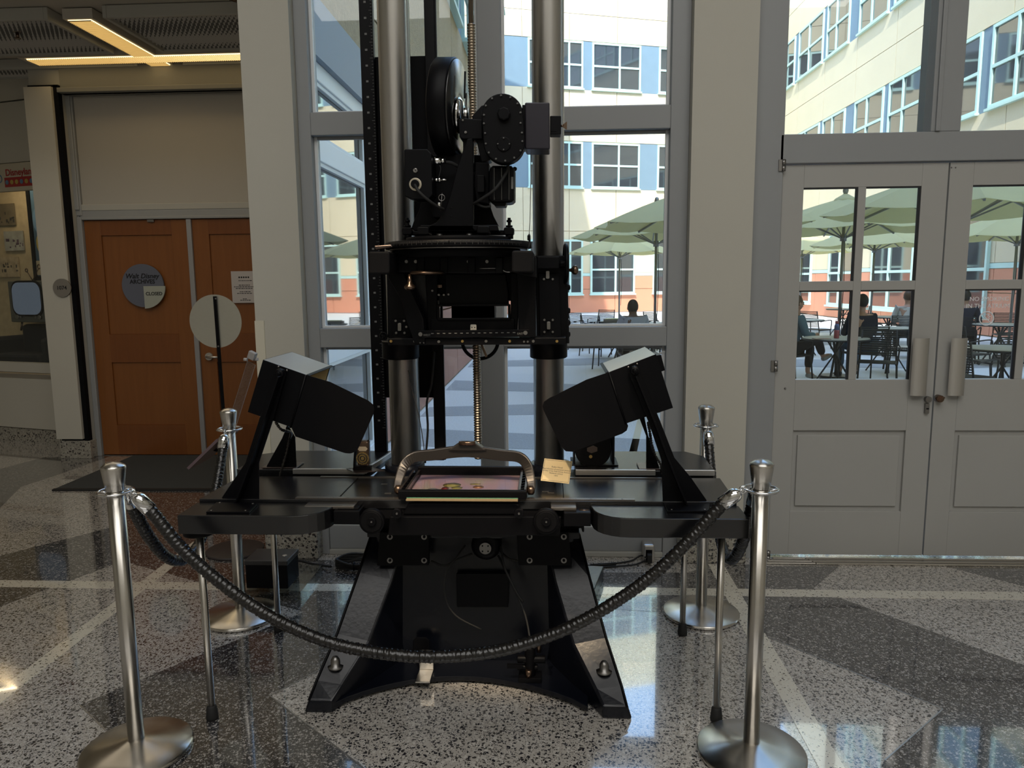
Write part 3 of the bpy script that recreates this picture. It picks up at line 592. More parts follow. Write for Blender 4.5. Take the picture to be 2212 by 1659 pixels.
# television
bk = .30
s1_, zt1_ = cs(15,607,bk); s2_, zt0_ = cs(112,697,bk)
tv = thing('television', tuple(A+dv*(s1_+s2_)/2-nv*bk+Vector((0,0,zt0_))), 'old grey television with rounded blue screen and rabbit-ear aerial in display case', 'television')
M['tvgrey'] = mat('grey_television_case', (.10,.10,.085), .5); M['tvscreen'] = mat('blue_grey_screen', (.05,.06,.08), .15, emis=(.30,.36,.47), es=.09, noise=(5,.5))
mesh('case', cbox(B(), s2_, s1_, zt0_, zt1_, bk, bk+.28), 'tvgrey', tv, .012)
cx_, cz_ = cs(60,647,bk); hw_, hh_ = (s1_-s2_)*.34, (zt1_-zt0_)*.385
def rr(cx__, cz__, hw__, hh__, r, d): 
    o = []
    for sx, sz, a0 in ((1,1,0),(-1,1,pi/2),(-1,-1,pi),(1,-1,3*pi/2)):
        for k in range(6): a_ = a0+k*pi/10; o.append(A+dv*(cx__+sx*(hw__-r)+cos(a_)*r)-nv*d+Vector((0,0,cz__+sz*(hh__-r)+sin(a_)*r)))
    return o
mesh('screen_surround', B().prism(rr(cx_,cz_+.01,hw_+.02,hh_+.02,.1,bk-.012), -nv*.013), 'black', tv, .004)
mesh('screen', B().prism(rr(cx_,cz_+.01,hw_,hh_,.09,bk-.02), -nv*.009), 'tvscreen', tv, .006, label='rounded blue-grey screen')
for k in (-.8,-.55,.55,.8): f = A+dv*(cx_+k*hw_)-nv*bk+Vector((0,0,zt0_+.055)); mesh('knob', B().cyl(f, f+nv*.02, .022 if abs(k)>.7 else .012, 16), 'bolt', tv)
f = A+dv*(cx_+.03)-nv*(bk+.1)+Vector((0,0,zt1_)); an = mesh('aerial', B().cyl(f, f+dv*.07+Vector((0,0,.10)), .005).cyl(f, f-dv*.10+Vector((0,0,.13)), .005), 'bronze', tv)
mesh('aerial_loop', B().torus(f-dv*.11+Vector((0,0,.145)), nv, .022, .006, 18).torus(f+dv*.075+Vector((0,0,.11)), nv, .016, .006, 18), 'bronze', an)
for sx in (.9,-.9): f = A+dv*(cx_+sx*hw_)-nv*(bk+.05)+Vector((0,0,zt0_)); mesh('leg', B().cyl(f, f+dv*.03*sx+Vector((0,0,-.09)), .01), 'bronze', tv)
# black armchair below it
aw = thing('armchair', tuple(A+dv*cx_-nv*.3+Vector((0,0,zs1-.1))), 'black upholstered armchair under the television in the display case', 'armchair')
M['velvet'] = mat('black_upholstery', (.012,.013,.02), .9)
zf = zs1-.1; mesh('seat', cbox(B(), cx_-.30, cx_+.36, zf, zf+.17, .12, .5), 'velvet', aw, .03); mesh('backrest', cbox(B(), cx_-.30, cx_+.30, zf+.12, zt0_-.03, .42, .58), 'velvet', aw, .04)
for s_ in (cx_-.42, cx_+.32): mesh('armrest', cbox(B(), s_, s_+.12, zf, zf+.34, .14, .56), 'velvet', aw, .04)
bxs = thing('small_card_box', tuple(A+dv*cs(118,755,.12)[0]-nv*.12+Vector((0,0,zf))), 'small white card at the bottom corner of the display case', 'card'); s_ = cs(117,770,.1)[0]; mesh('card', cbox(B(), s_-.05, s_, zf, zf+.16, .1, .105), 'paper', bxs)
# wall behind everything in the corridor
struct('wall_corridor', B().box(-8.4, xl0, 9.0, 9.2, 0, ZC), 'greywall')
# ================================================================ OUTSIDE: courtyard and buildings
cg = struct('ground_courtyard', B().box(-14, 60, 4.45, 90, -.12, -.02), 'paving')
def band(pts, m_='paving_dark'): mesh('paving_band', B().prism([Vector((a, b_, -.03)) for a, b_ in pts], (0,0,.013)), m_, cg)
# dark zig-zag bands of the paving
for k, (y0, y1, s) in enumerate(((5.6,6.25,.16),(7.2,7.9,-.18),(8.8,9.6,.14),(11.0,11.9,-.2),(14,15.2,.18),(18,19.4,-.16),(23,24.6,.15))):
    band([(-1.58, y0), (1.6, y0+s*2), (1.6, y1+s*3), (-1.58, y1-s)])
    band([(1.6, y0+s*2), (7, y0-s*3), (7, y1-s*2), (1.6, y1+s*3)]); band([(7, y0-s*3), (12.3, y0+s*3), (12.3, y1+s*2), (7, y1-s*2)])
band([(.35,4.5),(.42,4.5),(4.6,30),(4.5,30)], 'fcream')
STO = 4.64
def facade(name, o, d, L, label, rows, gwins, gz, joints, ncol, mats=('fcream','fred'), top=20.6, lo=0.0, depth=.35, base_h=1.88):
    """rows: list of (z0,z1,[(s0,s1)...]); panels are separate pieces with open joints"""
    o = Vector((*o, 0)); d = Vector((*d, 0)).normalized(); n = Vector((d.y, -d.x, 0))
    if n.dot(Vector((0,4,0))-o) < 0: n = -n
    t_ = thing(name, tuple(o), label, 'building')
    F = lambda s_, q, z: o + d*s_ + n*q + Vector((0,0,z))
    def bx(b_, s0, s1, q0, q1, z0, z1):
        c = [F(s0,q1,z0),F(s1,q1,z0),F(s1,q0,z0),F(s0,q0,z0),F(s0,q1,z1),F(s1,q1,z1),F(s1,q0,z1),F(s0,q0,z1)]
        if (c[1]-c[0]).cross(c[3]-c[0]).z < 0: c = [c[1],c[0],c[3],c[2],c[5],c[4],c[7],c[6]]
        return b_.hexa(c)
    mesh('wall_core', bx(B(), 0, L, -depth, 0, lo, top), mats[0], t_)
    def panels(z0, z1, m_, nm='wall_panel'):
        for a, b_ in zip(joints[:-1], joints[1:]): mesh(nm, bx(B(), a+.012, b_-.012, 0, .05, z0+.012, z1-.012), m_, t_)
    zs_ = lo
    if base_h > lo: 
        panels(lo, base_h*.62, mats[1], 'base_panel'); panels(base_h*.62, base_h-.06, mats[1], 'base_panel')
        mesh('ledge', bx(B(), 0, L, 0, .06, base_h-.06, base_h+.08), 'bluetrim' if mats[1] != 'fred' else 'fteal', t_); zs_ = base_h+.08
    for z0, z1, wins in rows:
        zmid = (zs_+z0)/2
        panels(zs_, zmid, mats[0]); panels(zmid, z0, mats[0])
        prev = 0
        for s0, s1 in wins+[(L, L)]:
            if s0 - prev > .1: mesh('blue_panel', bx(B(), prev, s0, 0, .03, z0, z1), 'fblue', t_)
            prev = s1
            if s1 > s0: window(t_, bx, s0, s1, z0+.04, z1-.03, ncol)
        zs_ = z1
    if zs_ < top-.2: panels(zs_, (zs_+top)/2, mats[0]); panels((zs_+top)/2, top, mats[0])
    for s0, s1 in gwins: window(t_, bx, s0, s1, gz[0], gz[1], ncol, q=.055, rowsplit=.45)
    return t_, bx
def window(t_, bx, s0, s1, z0, z1, ncol=2, q=.0, rowsplit=.5):
    f = .09; b_ = B(); xm = s0+(s1-s0)*.56; zm = z0+(z1-z0)*rowsplit
    for a, b2, za, zb_ in ((s0,s0+f,z0,z1),(s1-f,s1,z0,z1),(s0+f,s1-f,z0,z0+f),(s0+f,s1-f,z1-f,z1),(xm-f/2,xm+f/2,z0+f,z1-f),(s0+f,xm-f/2,zm-f/2,zm+f/2),(xm+f/2,s1-f,zm-f/2,zm+f/2)): bx(b_, a, b2, q, q+.09, za, zb_)
    bx(b_, s0-.04, s1+.04, q, q+.16, z0-.07, z0)
    w = mesh('window', b_, 'fteal', t_)
    for a, b2 in ((s0+f, xm-f/2), (xm+f/2, s1-f)):
        for za, zb_ in ((z0+f, zm-f/2), (zm+f/2, z1-f)): mesh('pane', bx(B(), a, b2, q+.03, q+.04, za, zb_), 'outglass', w)
rowz = [(6.07+k*STO, 8.3+k*STO) for k in range(3)]
# centre building: its face recedes to the right
pc = P(1327, 400, 38.0); dc = Vector((.954, .299))
oc = Vector((pc.x, pc.y)) - dc*9.0
def cpx(px): # distance along the centre facade for a picture column
    r = ray(px, 400); a = Vector((r.x, r.y)); det = a.x*(-dc.y) + dc.x*a.y
    t = (oc.x*(-dc.y) + dc.x*oc.y)/det; q = a*t - oc; return q.dot(dc)
wl = [(cpx(a), cpx(b_)) for a, b_ in ((1018,1085),(1141,1180),(1190,1258),(1277,1380),(1418,1520),(1545,1640),(1665,1760))]
LC = cpx(1800)
jl = [0.0]+[cpx(p_) for p_ in (1000,1060,1129,1229,1330,1435,1540,1640,1740)]+[LC]
facade('centre_building', oc, dc, LC, 'cream concrete building with blue panels and aqua windows across the courtyard, behind the umbrellas', [(z0, z1, wl) for z0, z1 in rowz],
       [(cpx(a), cpx(b_)) for a, b_ in ((1140,1185),(1195,1258),(1275,1372),(1412,1480),(1520,1600))], (.93,3.6), jl, 2)
# right building, its face runs away from the glass wall
XR = 12.235; dr = Vector((-.0206, 1)).normalized()
wr = [(1.8,4.3),(4.7,7.2),(7.6,10.1),(11.1,13.6),(14.1,16.8),(17.2,19.5),(19.9,22.3),(23.2,25.5),(25.9,28.9),(29.4,31.6)]
facade('right_building', (XR, 8.0), dr, 32.0, 'cream concrete building with rows of aqua windows running back along the right of the courtyard', [(z0, z1, [w for w in wr]) for z0, z1 in rowz],
       [(3.5,6.5),(8,11),(13.0,16.0),(17,20),(21.5,24),(26,29)], (.5,3.4), [i*3.2 for i in range(11)], 2)
# left building
XL = -1.62
facade('left_building', (XL-.06, 6.75), (0,1), 20.5, 'shaded grey-brown stucco building along the left of the courtyard with red-brown base panels', [(z0, z1, [(1.2+k*3.3, 3.7+k*3.3) for k in range(1,6)]) for z0, z1 in rowz],
       [(9.5,11.8),(13.2,15.6)], (2.1,4.6), [i*2.05 for i in range(11)], 2, ('stucco','fbrown'), base_h=1.9)
lb = bpy.data.objects['left_building']
mesh('upper_wall', B().box(XL-.034, XL+.02, 4.5, 6.74, 3.52, 20.6), 'stucco', lb, label='rough grey-brown stucco above the storefront')
mesh('blue_band', B().box(XL-.034, XL+.05, 4.5, 6.74, 3.18, 3.52), 'bluetrim', lb); mesh('blue_band', B().box(XL-.034, XL+.075, 4.5, 6.74, 3.10, 3.18), 'bluetrim', lb)
mesh('roof_mass', B().box(-16, XL-.07, 4.6, 27, 3.8, 20.6), 'stucco', lb); mesh('back_wall', B().box(-8.6, XL-.2, 27, 27.2, 0, 20.6), 'stucco', lb)
# storefront beside the glass wall (perpendicular to it)
sf = thing('side_storefront', (XL, 4.5, 0), 'white-framed glass storefront at right angles outside the window, left of the column machine', 'storefront')
mesh('frame', B().box(XL-.035, XL+.03, 4.46, 4.60, 0, 3.1).box(XL-.035, XL+.03, 6.56, 6.72, 0, 3.1).box(XL-.035, XL+.03, 4.60, 6.56, 2.98, 3.1).box(XL-.035, XL+.03, 4.60, 6.56, 2.44, 2.60).box(XL-.035,XL+.03,4.60,6.56,1.02,1.18).box(XL-.035,XL+.03,4.60,6.56,0,.16), 'white_sill', sf, .006)
for za, zb_ in ((2.60,2.98),(1.18,2.44),(.16,1.02)):
    mesh('pane', B().box(XL-.03, XL-.022, 4.66, 6.50, za+.03, zb_-.03), M.setdefault('sfglass', mat('grey_reflective_storefront_glass', (.03,.035,.04), .02, spec=1.0, coat=1.0)), sf)
    b_ = B(); b_.box(XL-.02,XL+.015,4.60,4.66,za,zb_).box(XL-.02,XL+.015,6.50,6.56,za,zb_).box(XL-.02,XL+.015,4.66,6.50,za,za+.03).box(XL-.02,XL+.015,4.66,6.50,zb_-.03,zb_)
    mesh('sash', b_, 'fwhite', sf, .004)
# our own building above the glass wall
ob = thing('upper_storeys', (0, 4.2, HT), 'own building above the glass wall', 'building'); mesh('wall', B().box(-16, 40, 4.0, 4.42, HT+.02, 20.5), 'fcream', ob)
mesh('wall', B().box(6.6, 40, 4.0, 4.42, -.02, HT), 'fcream', ob)
# ---------------------------------------------------------------- umbrellas
def umbrella(R_, zt, ze, n=8, rot=0):
    t_ = thing('patio_umbrella', (0,0,0), None, None)
    for i in range(n):                      # gored canopy, each gore sagging between ribs
        a0, a1 = rot+2*pi*i/n, rot+2*pi*(i+1)/n; g = B(); vs = []; K = 5
        for r_i in range(K+1):
            u = .10+.90*r_i/K
            for k in range(5):
                v = k/4; a_ = a0+(a1-a0)*v; r_ = R_*u*(1-.055*sin(pi*v)*u)*(cos(pi/n)/cos(a_-a0-pi/n) if True else 1)
                z = zt - (zt-ze)*u - .05*sin(pi*v)*u*0.9 + .03*sin(pi*u)
                vs.append((cos(a_)*r_, sin(a_)*r_, z))
        fs = [(r_i*5+k, (r_i+1)*5+k, (r_i+1)*5+k+1, r_i*5+k+1) for r_i in range(K) for k in range(4)]
        N_ = len(vs); v2 = [(x, y, z-.006) for x, y, z in vs]; fs2 = [tuple(reversed([i_+N_ for i_ in f])) for f in fs]
        g.add(vs+v2, fs+fs2, True); gm = mesh('canopy_gore', g, 'green', t_)
    v = B(); v.lathe([(R_*.16,zt-.075*R_),(R_*.1,zt-.02),(.03,zt+.05)],(0,0,0),(0,0,1),n*2); mesh('vent_cap', v, 'green', t_)
    mesh('finial', B().lathe([(.0,0),(.03,.01),(.045,.06),(.03,.12),(.0,.14)],(0,0,zt+.04),n=12), 'ugrey', t_)
    mesh('pole', B().cyl((0,0,.05),(0,0,zt),.024,12), 'ugrey', t_)
    mesh('hub', B().cyl((0,0,ze-.18),(0,0,ze-.08),.05,12), 'ugrey', t_)
    for i in range(n):
        a_ = rot+2*pi*i/n; e = Vector((cos(a_)*R_*.97, sin(a_)*R_*.97, ze-.015)); h = Vector((0,0,zt-.1)); m_ = h.lerp(e, .52)
        rb = mesh('rib', B().bar(h, e, .02, .028), 'ugrey', t_); mesh('strut', B().bar(Vector((cos(a_)*.04, sin(a_)*.04, ze-.13)), m_, .015, .02), 'ugrey', rb)
    mesh('base', B().cyl((0,0,-.02),(0,0,.04),.26,20).cyl((0,0,.04),(0,0,.30),.035,12), 'cmetal', t_)
    mesh('cord', B().tube([(.05,.03,ze-.1),(.08,.04,1.5),(.05,.03,.9)],.006,5), 'rubber', t_)
    return t_
u0 = umbrella(1.5, 2.86, 2.36, 8, pi/8)
def gx_(px, y): return P(px, 605, y).x
ulist = [(1508,10.6,.1,'sage green umbrella nearest the central window, cut by its right frame'),(1416,13.4,.3,'sage green umbrella with grey finial second behind the central window'),(1338,21,.15,'pale green umbrella farthest left and farthest back beyond the central window'),
 (1817,12.2,.25,'sage green umbrella with finial over the table, seen whole in the left door panes'),(2062,9.0,.05,'large sage green umbrella nearest the doors, spanning both door leaves'),(1885,18,.4,'pale green umbrella behind the others in the left door, over the far tables'),(2190,15,.2,'pale green umbrella at the far right seen through the right door'),(1730,22,.1,'pale green umbrella farthest back at the left edge of the door glass'),(-1,14,.2,None)]
for i, (px, y, rz, lab) in enumerate(ulist[:8]):
    if i == 0: u0.location = (gx_(px,y), y, 0); u0.rotation_euler = (0,0,rz); u0['label'] = lab; u0['category'] = 'umbrella'; u0['group'] = 'green courtyard umbrellas'
    else: dup(u0, (gx_(px,y), y, 0), rz, lab)
# ---------------------------------------------------------------- patio tables and chairs
def patio_table(R_=.45):
    t_ = thing('patio_table', (0,0,0), None, None)
    mesh('tabletop', B().cyl((0,0,.715),(0,0,.74),R_,32), 'ttop', t_); mesh('rim', B().torus((0,0,.722),(0,0,1),R_,.012,32,6), 'cmetal', t_)
    for k in range(4):
        a_ = pi/4+k*pi/2; mesh('leg', B().bar((cos(a_)*.32,sin(a_)*.32,-.02),(-cos(a_)*.12,-sin(a_)*.12,.71),.03,.02), 'cmetal', t_)
    return t_
def patio_chair():
    t_ = thing('patio_chair', (0,0,0), None, None)     # faces +y, back at -y
    for sx in (-1,1):
        mesh('leg', B().tube([(sx*.27,.26,-.02),(sx*.25,.22,.42)],.013,8), 'cmetal', t_); mesh('leg', B().tube([(sx*.26,-.27,-.02),(sx*.24,-.20,.42)],.013,8), 'cmetal', t_)
        mesh('armrest', B().tube(smooth_path([(sx*.255,.235,.42),(sx*.27,.23,.60),(sx*.27,.16,.645),(sx*.26,-.20,.62)],4),.011,8), 'cmetal', t_)
        mesh('back_post', B().tube([(sx*.235,-.20,.42),(sx*.22,-.29,.86)],.012,8), 'cmetal', t_)
    b_ = B()
    for i in range(15): y = -.20+i*.03; b_.box(-.235,.235,y,y+.017,.425,.435)
    b_.box(-.25,-.23,-.22,.24,.41,.435); b_.box(.23,.25,-.22,.24,.41,.435); mesh('seat', b_, 'cmetal', t_)
    b_ = B()
    for i in range(12):
        u = i/11; y = -.205-.085*u*.96; z = .50+u*.34; b_.box(-.225,.225,y-.006,y+.006,z,z+.016)
    mesh('backrest', b_, 'cmetal', t_); return t_
pt0 = patio_table(); pc0 = patio_chair(); first = {'t': True, 'c': True}
def put(kind, px, y, rz, lab, grp):
    src = pt0 if kind == 't' else pc0; loc = (gx_(px, y), y, 0)
    if first[kind]: first[kind] = False; src.location = loc; src.rotation_euler = (0,0,rz); tag(src, lab, 'table' if kind == 't' else 'chair', grp); return src
    return dup(src, loc, rz, lab, grp)
TG, CG = 'round tables in the courtyard', 'dark metal chairs in the courtyard'
put('t',1812,11.0,.2,'round patio table with the red and blue bottle on it',TG)
put('t',1925,13.2,.5,'round patio table behind the man in navy, left door',TG)
put('t',1925,17.0,.1,'round patio table farther back in the left door, beside the white-shirted person',TG)
put('t',1735,16.0,.7,'round patio table behind the seated woman at the left edge of the door glass',TG)
put('t',1825,21.5,.3,'far round patio table under the small umbrella in the left door',TG)
put('t',2180,9.3,.4,'nearest round patio table in the right door',TG)
put('t',2170,14.0,.6,'second round patio table in the right door, under the no smoking symbol',TG)
put('t',1345,15.6,.2,'round patio table with papers before the man in pale blue shirt',TG)
put('t',1432,15.0,.8,'round patio table at the right edge of the central window',TG)
ch = [(1905,10.6,2.7,'empty slatted chair nearest the left door glass'),(1965,12.5,1.2,'empty chair at the right of the left door, beside the round table'),(1765,17.5,-.9,'empty chair behind the bottle table in the left door'),(1850,20.5,.4,'far chair at the small table in the left door'),(1875,10.5+1.4,.1,'chair under the man in navy'),(1712,11.8,-1.4,'chair under the woman with crossed legs'),
 (1905,16.0,-2.5,'chair between the two far tables in the left door'),(1955,15.2,-.3,'chair under the person in white at the left door edge'),(2095,9.0,-1.0,'nearest slatted chair in the right door, left of the table'),(2170,10.6,.1,'slatted chair behind the nearest table in the right door'),(2095,11.8,-1.2,'chair beside the pull handle, beyond the nearest right-door table'),(2190,15.6,2.9,'far chair at the right edge of the right door'),(2088,14.6,-.6,'chair under the person in navy in the right door'),
 (1262,17.5,-.9,'leftmost empty chair in the central window'),(1287,16.2,-.5,'second empty chair from the left in the central window'),(1318,13.8,-.3,'empty chair beside the man in pale blue shirt'),(1374,11.9,.05,'chair under the man in pale blue shirt'),(1425,17.5,-1.0,'empty chair at the right edge of the central window'),(1450,13.0,.9,'chair near the right stile of the central window, legs below the transom'),(1300,18.8,2.6,'far empty chair behind the leftmost pair in the central window')]
for px, y, rz, lab in ch: put('c', px, y, rz, lab, CG)
bt = thing('water_bottle', (gx_(1813,10.9),10.9,.74), 'red and blue metal water bottle on the patio table', 'bottle')
bx_, by_ = gx_(1813,10.9), 10.9
mesh('body', B().lathe([(.033,.74),(.036,.75),(.036,.84),(.036,.86)],(bx_,by_,0),n=20), M.setdefault('bred', mat('bottle_red', (.40,.09,.10), .35)), bt); mesh('upper_body', B().lathe([(.036,.86),(.035,.92),(.024,.95)],(bx_,by_,0),n=20), M.setdefault('bblue', mat('bottle_blue', (.12,.16,.32), .35)), bt, label='blue upper half')
mesh('cap', B().lathe([(.025,.95),(.026,.985),(.015,.99)],(bx_,by_,0),n=16), 'bred', bt); mesh('carry_loop', B().torus((bx_,by_,1.0),(0,1,0),.018,.004,14,6), 'bred', bt)
mesh('tablet_computer', B().box(gx_(1778,10.8)-.1,gx_(1778,10.8)+.12,10.7,10.86,.741,.75), M.setdefault('tab', mat('tan_folder', (.35,.24,.17), .6)), None, .003, 'flat tan folder lying on the patio table beside the bottle', cat='folder').name = 'folder'
x_, y_ = gx_(1322,15.5), 15.5
mesh('book', B().box(x_-.16,x_+.18,y_-.1,y_+.16,.741,.80), M.setdefault('bk1', mat('grey_brown_cover', (.18,.16,.13), .6)), None, .004, 'grey-brown book on the table before the man in pale blue', cat='book')
x_ += .02; mesh('newspaper', B().box(x_-.14,x_+.18,y_-.08,y_+.14,.801,.812), M.setdefault('bk2', mat('yellow_green_cover', (.42,.40,.10), .6)), None, .003, 'yellow-green booklet lying on the grey-brown book', cat='booklet').name = 'booklet'
# ---------------------------------------------------------------- people
def skin(name, pts, edges, rad, m_, parent, label=None, sub=2):
    me = bpy.data.meshes.new(name); me.from_pydata([tuple(p_) for p_ in pts], edges, []); me.update()
    o = bpy.data.objects.new(name, me); COL.objects.link(o); o.parent = parent; me.materials.append(M[m_] if isinstance(m_, str) else m_)
    md = o.modifiers.new('skin', 'SKIN'); md.use_smooth_shade = True
    for v, r in zip(me.skin_vertices[0].data, rad): v.radius = (r, r) if not isinstance(r, tuple) else r
    me.skin_vertices[0].data[0].use_root = True
    s_ = o.modifiers.new('sub', 'SUBSURF'); s_.levels = sub; s_.render_levels = sub
    OFF[o.name] = Vector()
    if label: o['label'] = label
    return o
def person(loc, rz, shirt, trousers, hairc, lab, crossed=False, lean=.06, longhair=False, shoe='shoe', skinm='skin', headturn=0, headdrop=0):
    t_ = thing('person', (0,0,0), lab, 'person', 'people sitting in the courtyard')
    h = .455
    hip = Vector((0,0,h+.10)); wa = Vector((0,lean*.3,h+.26)); ch_ = Vector((0,lean,h+.45)); nk = Vector((0,lean+.02,h+.60)); hd_ = Vector((0,lean+.04+headdrop*.5,h+.76-headdrop))
    P_ = [hip, wa, ch_, nk]; R_ = [(.14,.11),(.12,.095),(.14,.09),.048]; E = [(0,1),(1,2),(2,3)]
    def arm(sx, to_lap=True):
        k = len(P_); sh = Vector((sx*.185, lean, h+.54)); el = Vector((sx*.25, lean+.06, h+.28)); wr_ = Vector((sx*.12, lean+.30, h+.27)); ha = Vector((sx*.08, lean+.37, h+.28))
        P_.extend([sh, el, wr_, ha]); R_.extend([.062,.046,.030,.034]); E.extend([(2,k),(k,k+1),(k+1,k+2),(k+2,k+3)]); return k
    ka = arm(1); kb = arm(-1)
    legs = []
    for sx in (-1,1):
        k = len(P_); hj = Vector((sx*.10,.04,h+.07)); kn = Vector((sx*.13,.44,h+.10)); an = Vector((sx*.13,.40,.10)); to = Vector((sx*.14,.53,.045))
        if crossed and sx == 1: kn = Vector((.02,.46,h+.19)); an = Vector((-.13,.66,h-.10)); to = Vector((-.17,.80,h-.08))
        P_.extend([hj, kn, an, to]); R_.extend([.088,.06,.038,.033]); E.extend([(0,k),(k,k+1),(k+1,k+2),(k+2,k+3)]); legs.append(k)
    k = len(P_); P_.append(hd_); R_.append(.075); E.append((3,k))
    skin('body', P_, E, R_, skinm, t_)
    # shirt: torso and sleeves
    tp = [hip+Vector((0,0,-.02)), wa, ch_, nk+Vector((0,0,-.075)), nk+Vector((0,0,-.015))]; tr = [(.165,.135),(.155,.125),(.20,.15),(.15,.12),.07]; te = [(0,1),(1,2),(2,3),(3,4)]
    for kk in (ka, kb): q = len(tp); tp += [P_[kk], P_[kk+1], P_[kk+1].lerp(P_[kk+2], .85)]; tr += [.078,.060,.044]; te += [(2,q),(q,q+1),(q+1,q+2)]
    skin('shirt', tp, te, tr, shirt, t_)
    tp = [hip+Vector((0,0,-.03))]; tr = [(.165,.14)]; te = []
    for kk in legs: q = len(tp); tp += [P_[kk], P_[kk+1], P_[kk+1].lerp(P_[kk+2], .85)]; tr += [.105,.078,.062]; te += [(0,q),(q,q+1),(q+1,q+2)]
    skin('trousers', tp, te, tr, trousers, t_)
    for kk in legs: a_ = P_[kk+2]; b2 = P_[kk+3]; skin('shoe', [a_.lerp(b2,-.15)+Vector((0,0,-.03)), a_.lerp(b2,.5)+Vector((0,0,-.03)), b2+(b2-a_)*.35], [(0,1),(1,2)], [(.044,.05),(.046,.042),(.04,.03)], shoe, t_)
    # head with face
    f = Vector((sin(headturn), cos(headturn), 0)); sd = Vector((f.y, -f.x, 0)); hb = B(); hb.ball(hd_, .098, 20, (.82,.95,1.18)); hb.ball(hd_+f*.097+Vector((0,0,-.012)), .018, 8, (1,1,1.3))
    for sx in (-1,1): hb.ball(hd_+sd*.08*sx+Vector((0,0,-.005)), .022, 8, (.5,1,1.4))
    hd = mesh('head', hb, skinm, t_)
    eb = B(); [eb.ball(hd_+f*.085+sd*.032*sx+Vector((0,0,.014)), .011, 8) for sx in (-1,1)]; mesh('eyes', eb, 'ink', hd).name = 'eye_pair'
    mesh('mouth', B().bar(hd_+f*.088-sd*.022+Vector((0,0,-.052)), hd_+f*.088+sd*.022+Vector((0,0,-.052)), .012, .008), M.setdefault('lip', mat('lip', (.3,.12,.10), .5)), hd)
    hh = B(); hh.ball(hd_-f*.018+Vector((0,0,.026)), .104, 18, (.86,.95,1.10)); 
    if longhair: hh.ball(hd_-f*.06+Vector((0,0,-.08)), .08, 14, (.9,.7,1.3))
    mesh('hair', hh, hairc, hd)
    t_.location = loc; t_.rotation_euler = (0,0,rz); return t_
M['skin'] = mat('skin', (.46,.27,.19), .5); M['skin2'] = mat('brown_skin', (.16,.085,.055), .5)
M['hair_dark'] = mat('dark_hair', (.012,.010,.009), .6); M['hair_brown'] = mat('brown_hair', (.10,.055,.03), .6)
M['navy'] = mat('navy_cloth', (.012,.018,.04), .9); M['paleshirt'] = mat('pale_blue_cotton', (.48,.52,.64), .9); M['whiteshirt'] = mat('white_cotton', (.62,.60,.56), .9)
M['trouser'] = mat('black_trousers', (.015,.015,.02), .9); M['jeans'] = mat('blue_denim', (.08,.13,.20), .9); M['shoe'] = mat('grey_trainer', (.36,.35,.34), .6); M['darkshoe'] = mat('dark_shoe', (.03,.025,.02), .5); M['teal'] = mat('blue_grey_top', (.12,.20,.26), .9)
ysc = 11.7
person((gx_(1712,11.8), 11.8, 0), -1.35, 'teal', 'trouser', 'hair_brown', 'seated woman in blue-grey top and black trousers with crossed legs', crossed=True, longhair=True, headturn=0)
person((gx_(1872,11.9), 11.9, 0), .15, 'navy', 'jeans', 'hair_dark', 'man in navy jumper and jeans sitting with his back to the left door', shoe='darkshoe')
person((gx_(1966,15.2), 15.2, 0), -.3, 'whiteshirt', 'trouser', 'hair_brown', 'person in white shirt sitting at the right edge of the left door glass', shoe='darkshoe')
person((gx_(2088,14.6), 14.6, 0), -.6, 'navy', 'trouser', 'hair_dark', 'person in navy sitting beyond the right door, beside the no smoking lettering', shoe='darkshoe')
person((gx_(1372,11.9), 11.95, 0), .05, 'paleshirt', 'trouser', 'hair_dark', 'man in pale blue shirt sitting with his back to the central window', skinm='skin2', shoe='darkshoe', headdrop=.06, lean=.1)
# ================================================================ THE ANIMATION CAMERA STAND
XM = -.315
st = thing('camera_stand', (XM, 2.9, 0), 'tall black animation camera stand on two polished steel columns with a broad table', 'camera stand')
def pl(name, pts, y0, t, m_='black', par=None, bev=.003, label=None, smooth=False):
    q = [P(x, y, y0) for x, y in pts]; return mesh(name, B().prism(q, (0, t, 0), smooth), m_, par or st, bev, label)
def rnd(x0, y0, x1, y1, r, n=4):
    o = []
    for cx, cy, a0 in ((x1-r,y1-r,0),(x0+r,y1-r,pi/2),(x0+r,y0+r,pi),(x1-r,y0+r,3*pi/2)):
        for k in range(n+1): a = a0+k*pi/2/n; o.append((cx+cos(a)*r, cy+sin(a)*r))
    return o
def disc(name, px, py, rp, y0, t, m_='black', par=None, bev=.002, n=32, label=None):     # round boss facing the viewer
    c = P(px, py, y0); r = rp*y0/FPX; return mesh(name, B().cyl((c.x,y0+t,c.z),(c.x,y0,c.z),r,n), m_, par or st, bev, label)
def bolt(px, py, y0, r=.006, par=None, m_='bolt'):
    c = P(px, py, y0); return mesh('bolt', B().cyl((c.x,y0,c.z),(c.x,y0-.004,c.z),r,12).cyl((c.x,y0-.004,c.z),(c.x,y0-.007,c.z),r*.55,6), m_, par or st)
# ---- welded base with two front feet
xA, xB = -.937, .273
def mirror(x): return 2*XM - x
base = B()
fz = lambda px, py, y: P(px, py, y)
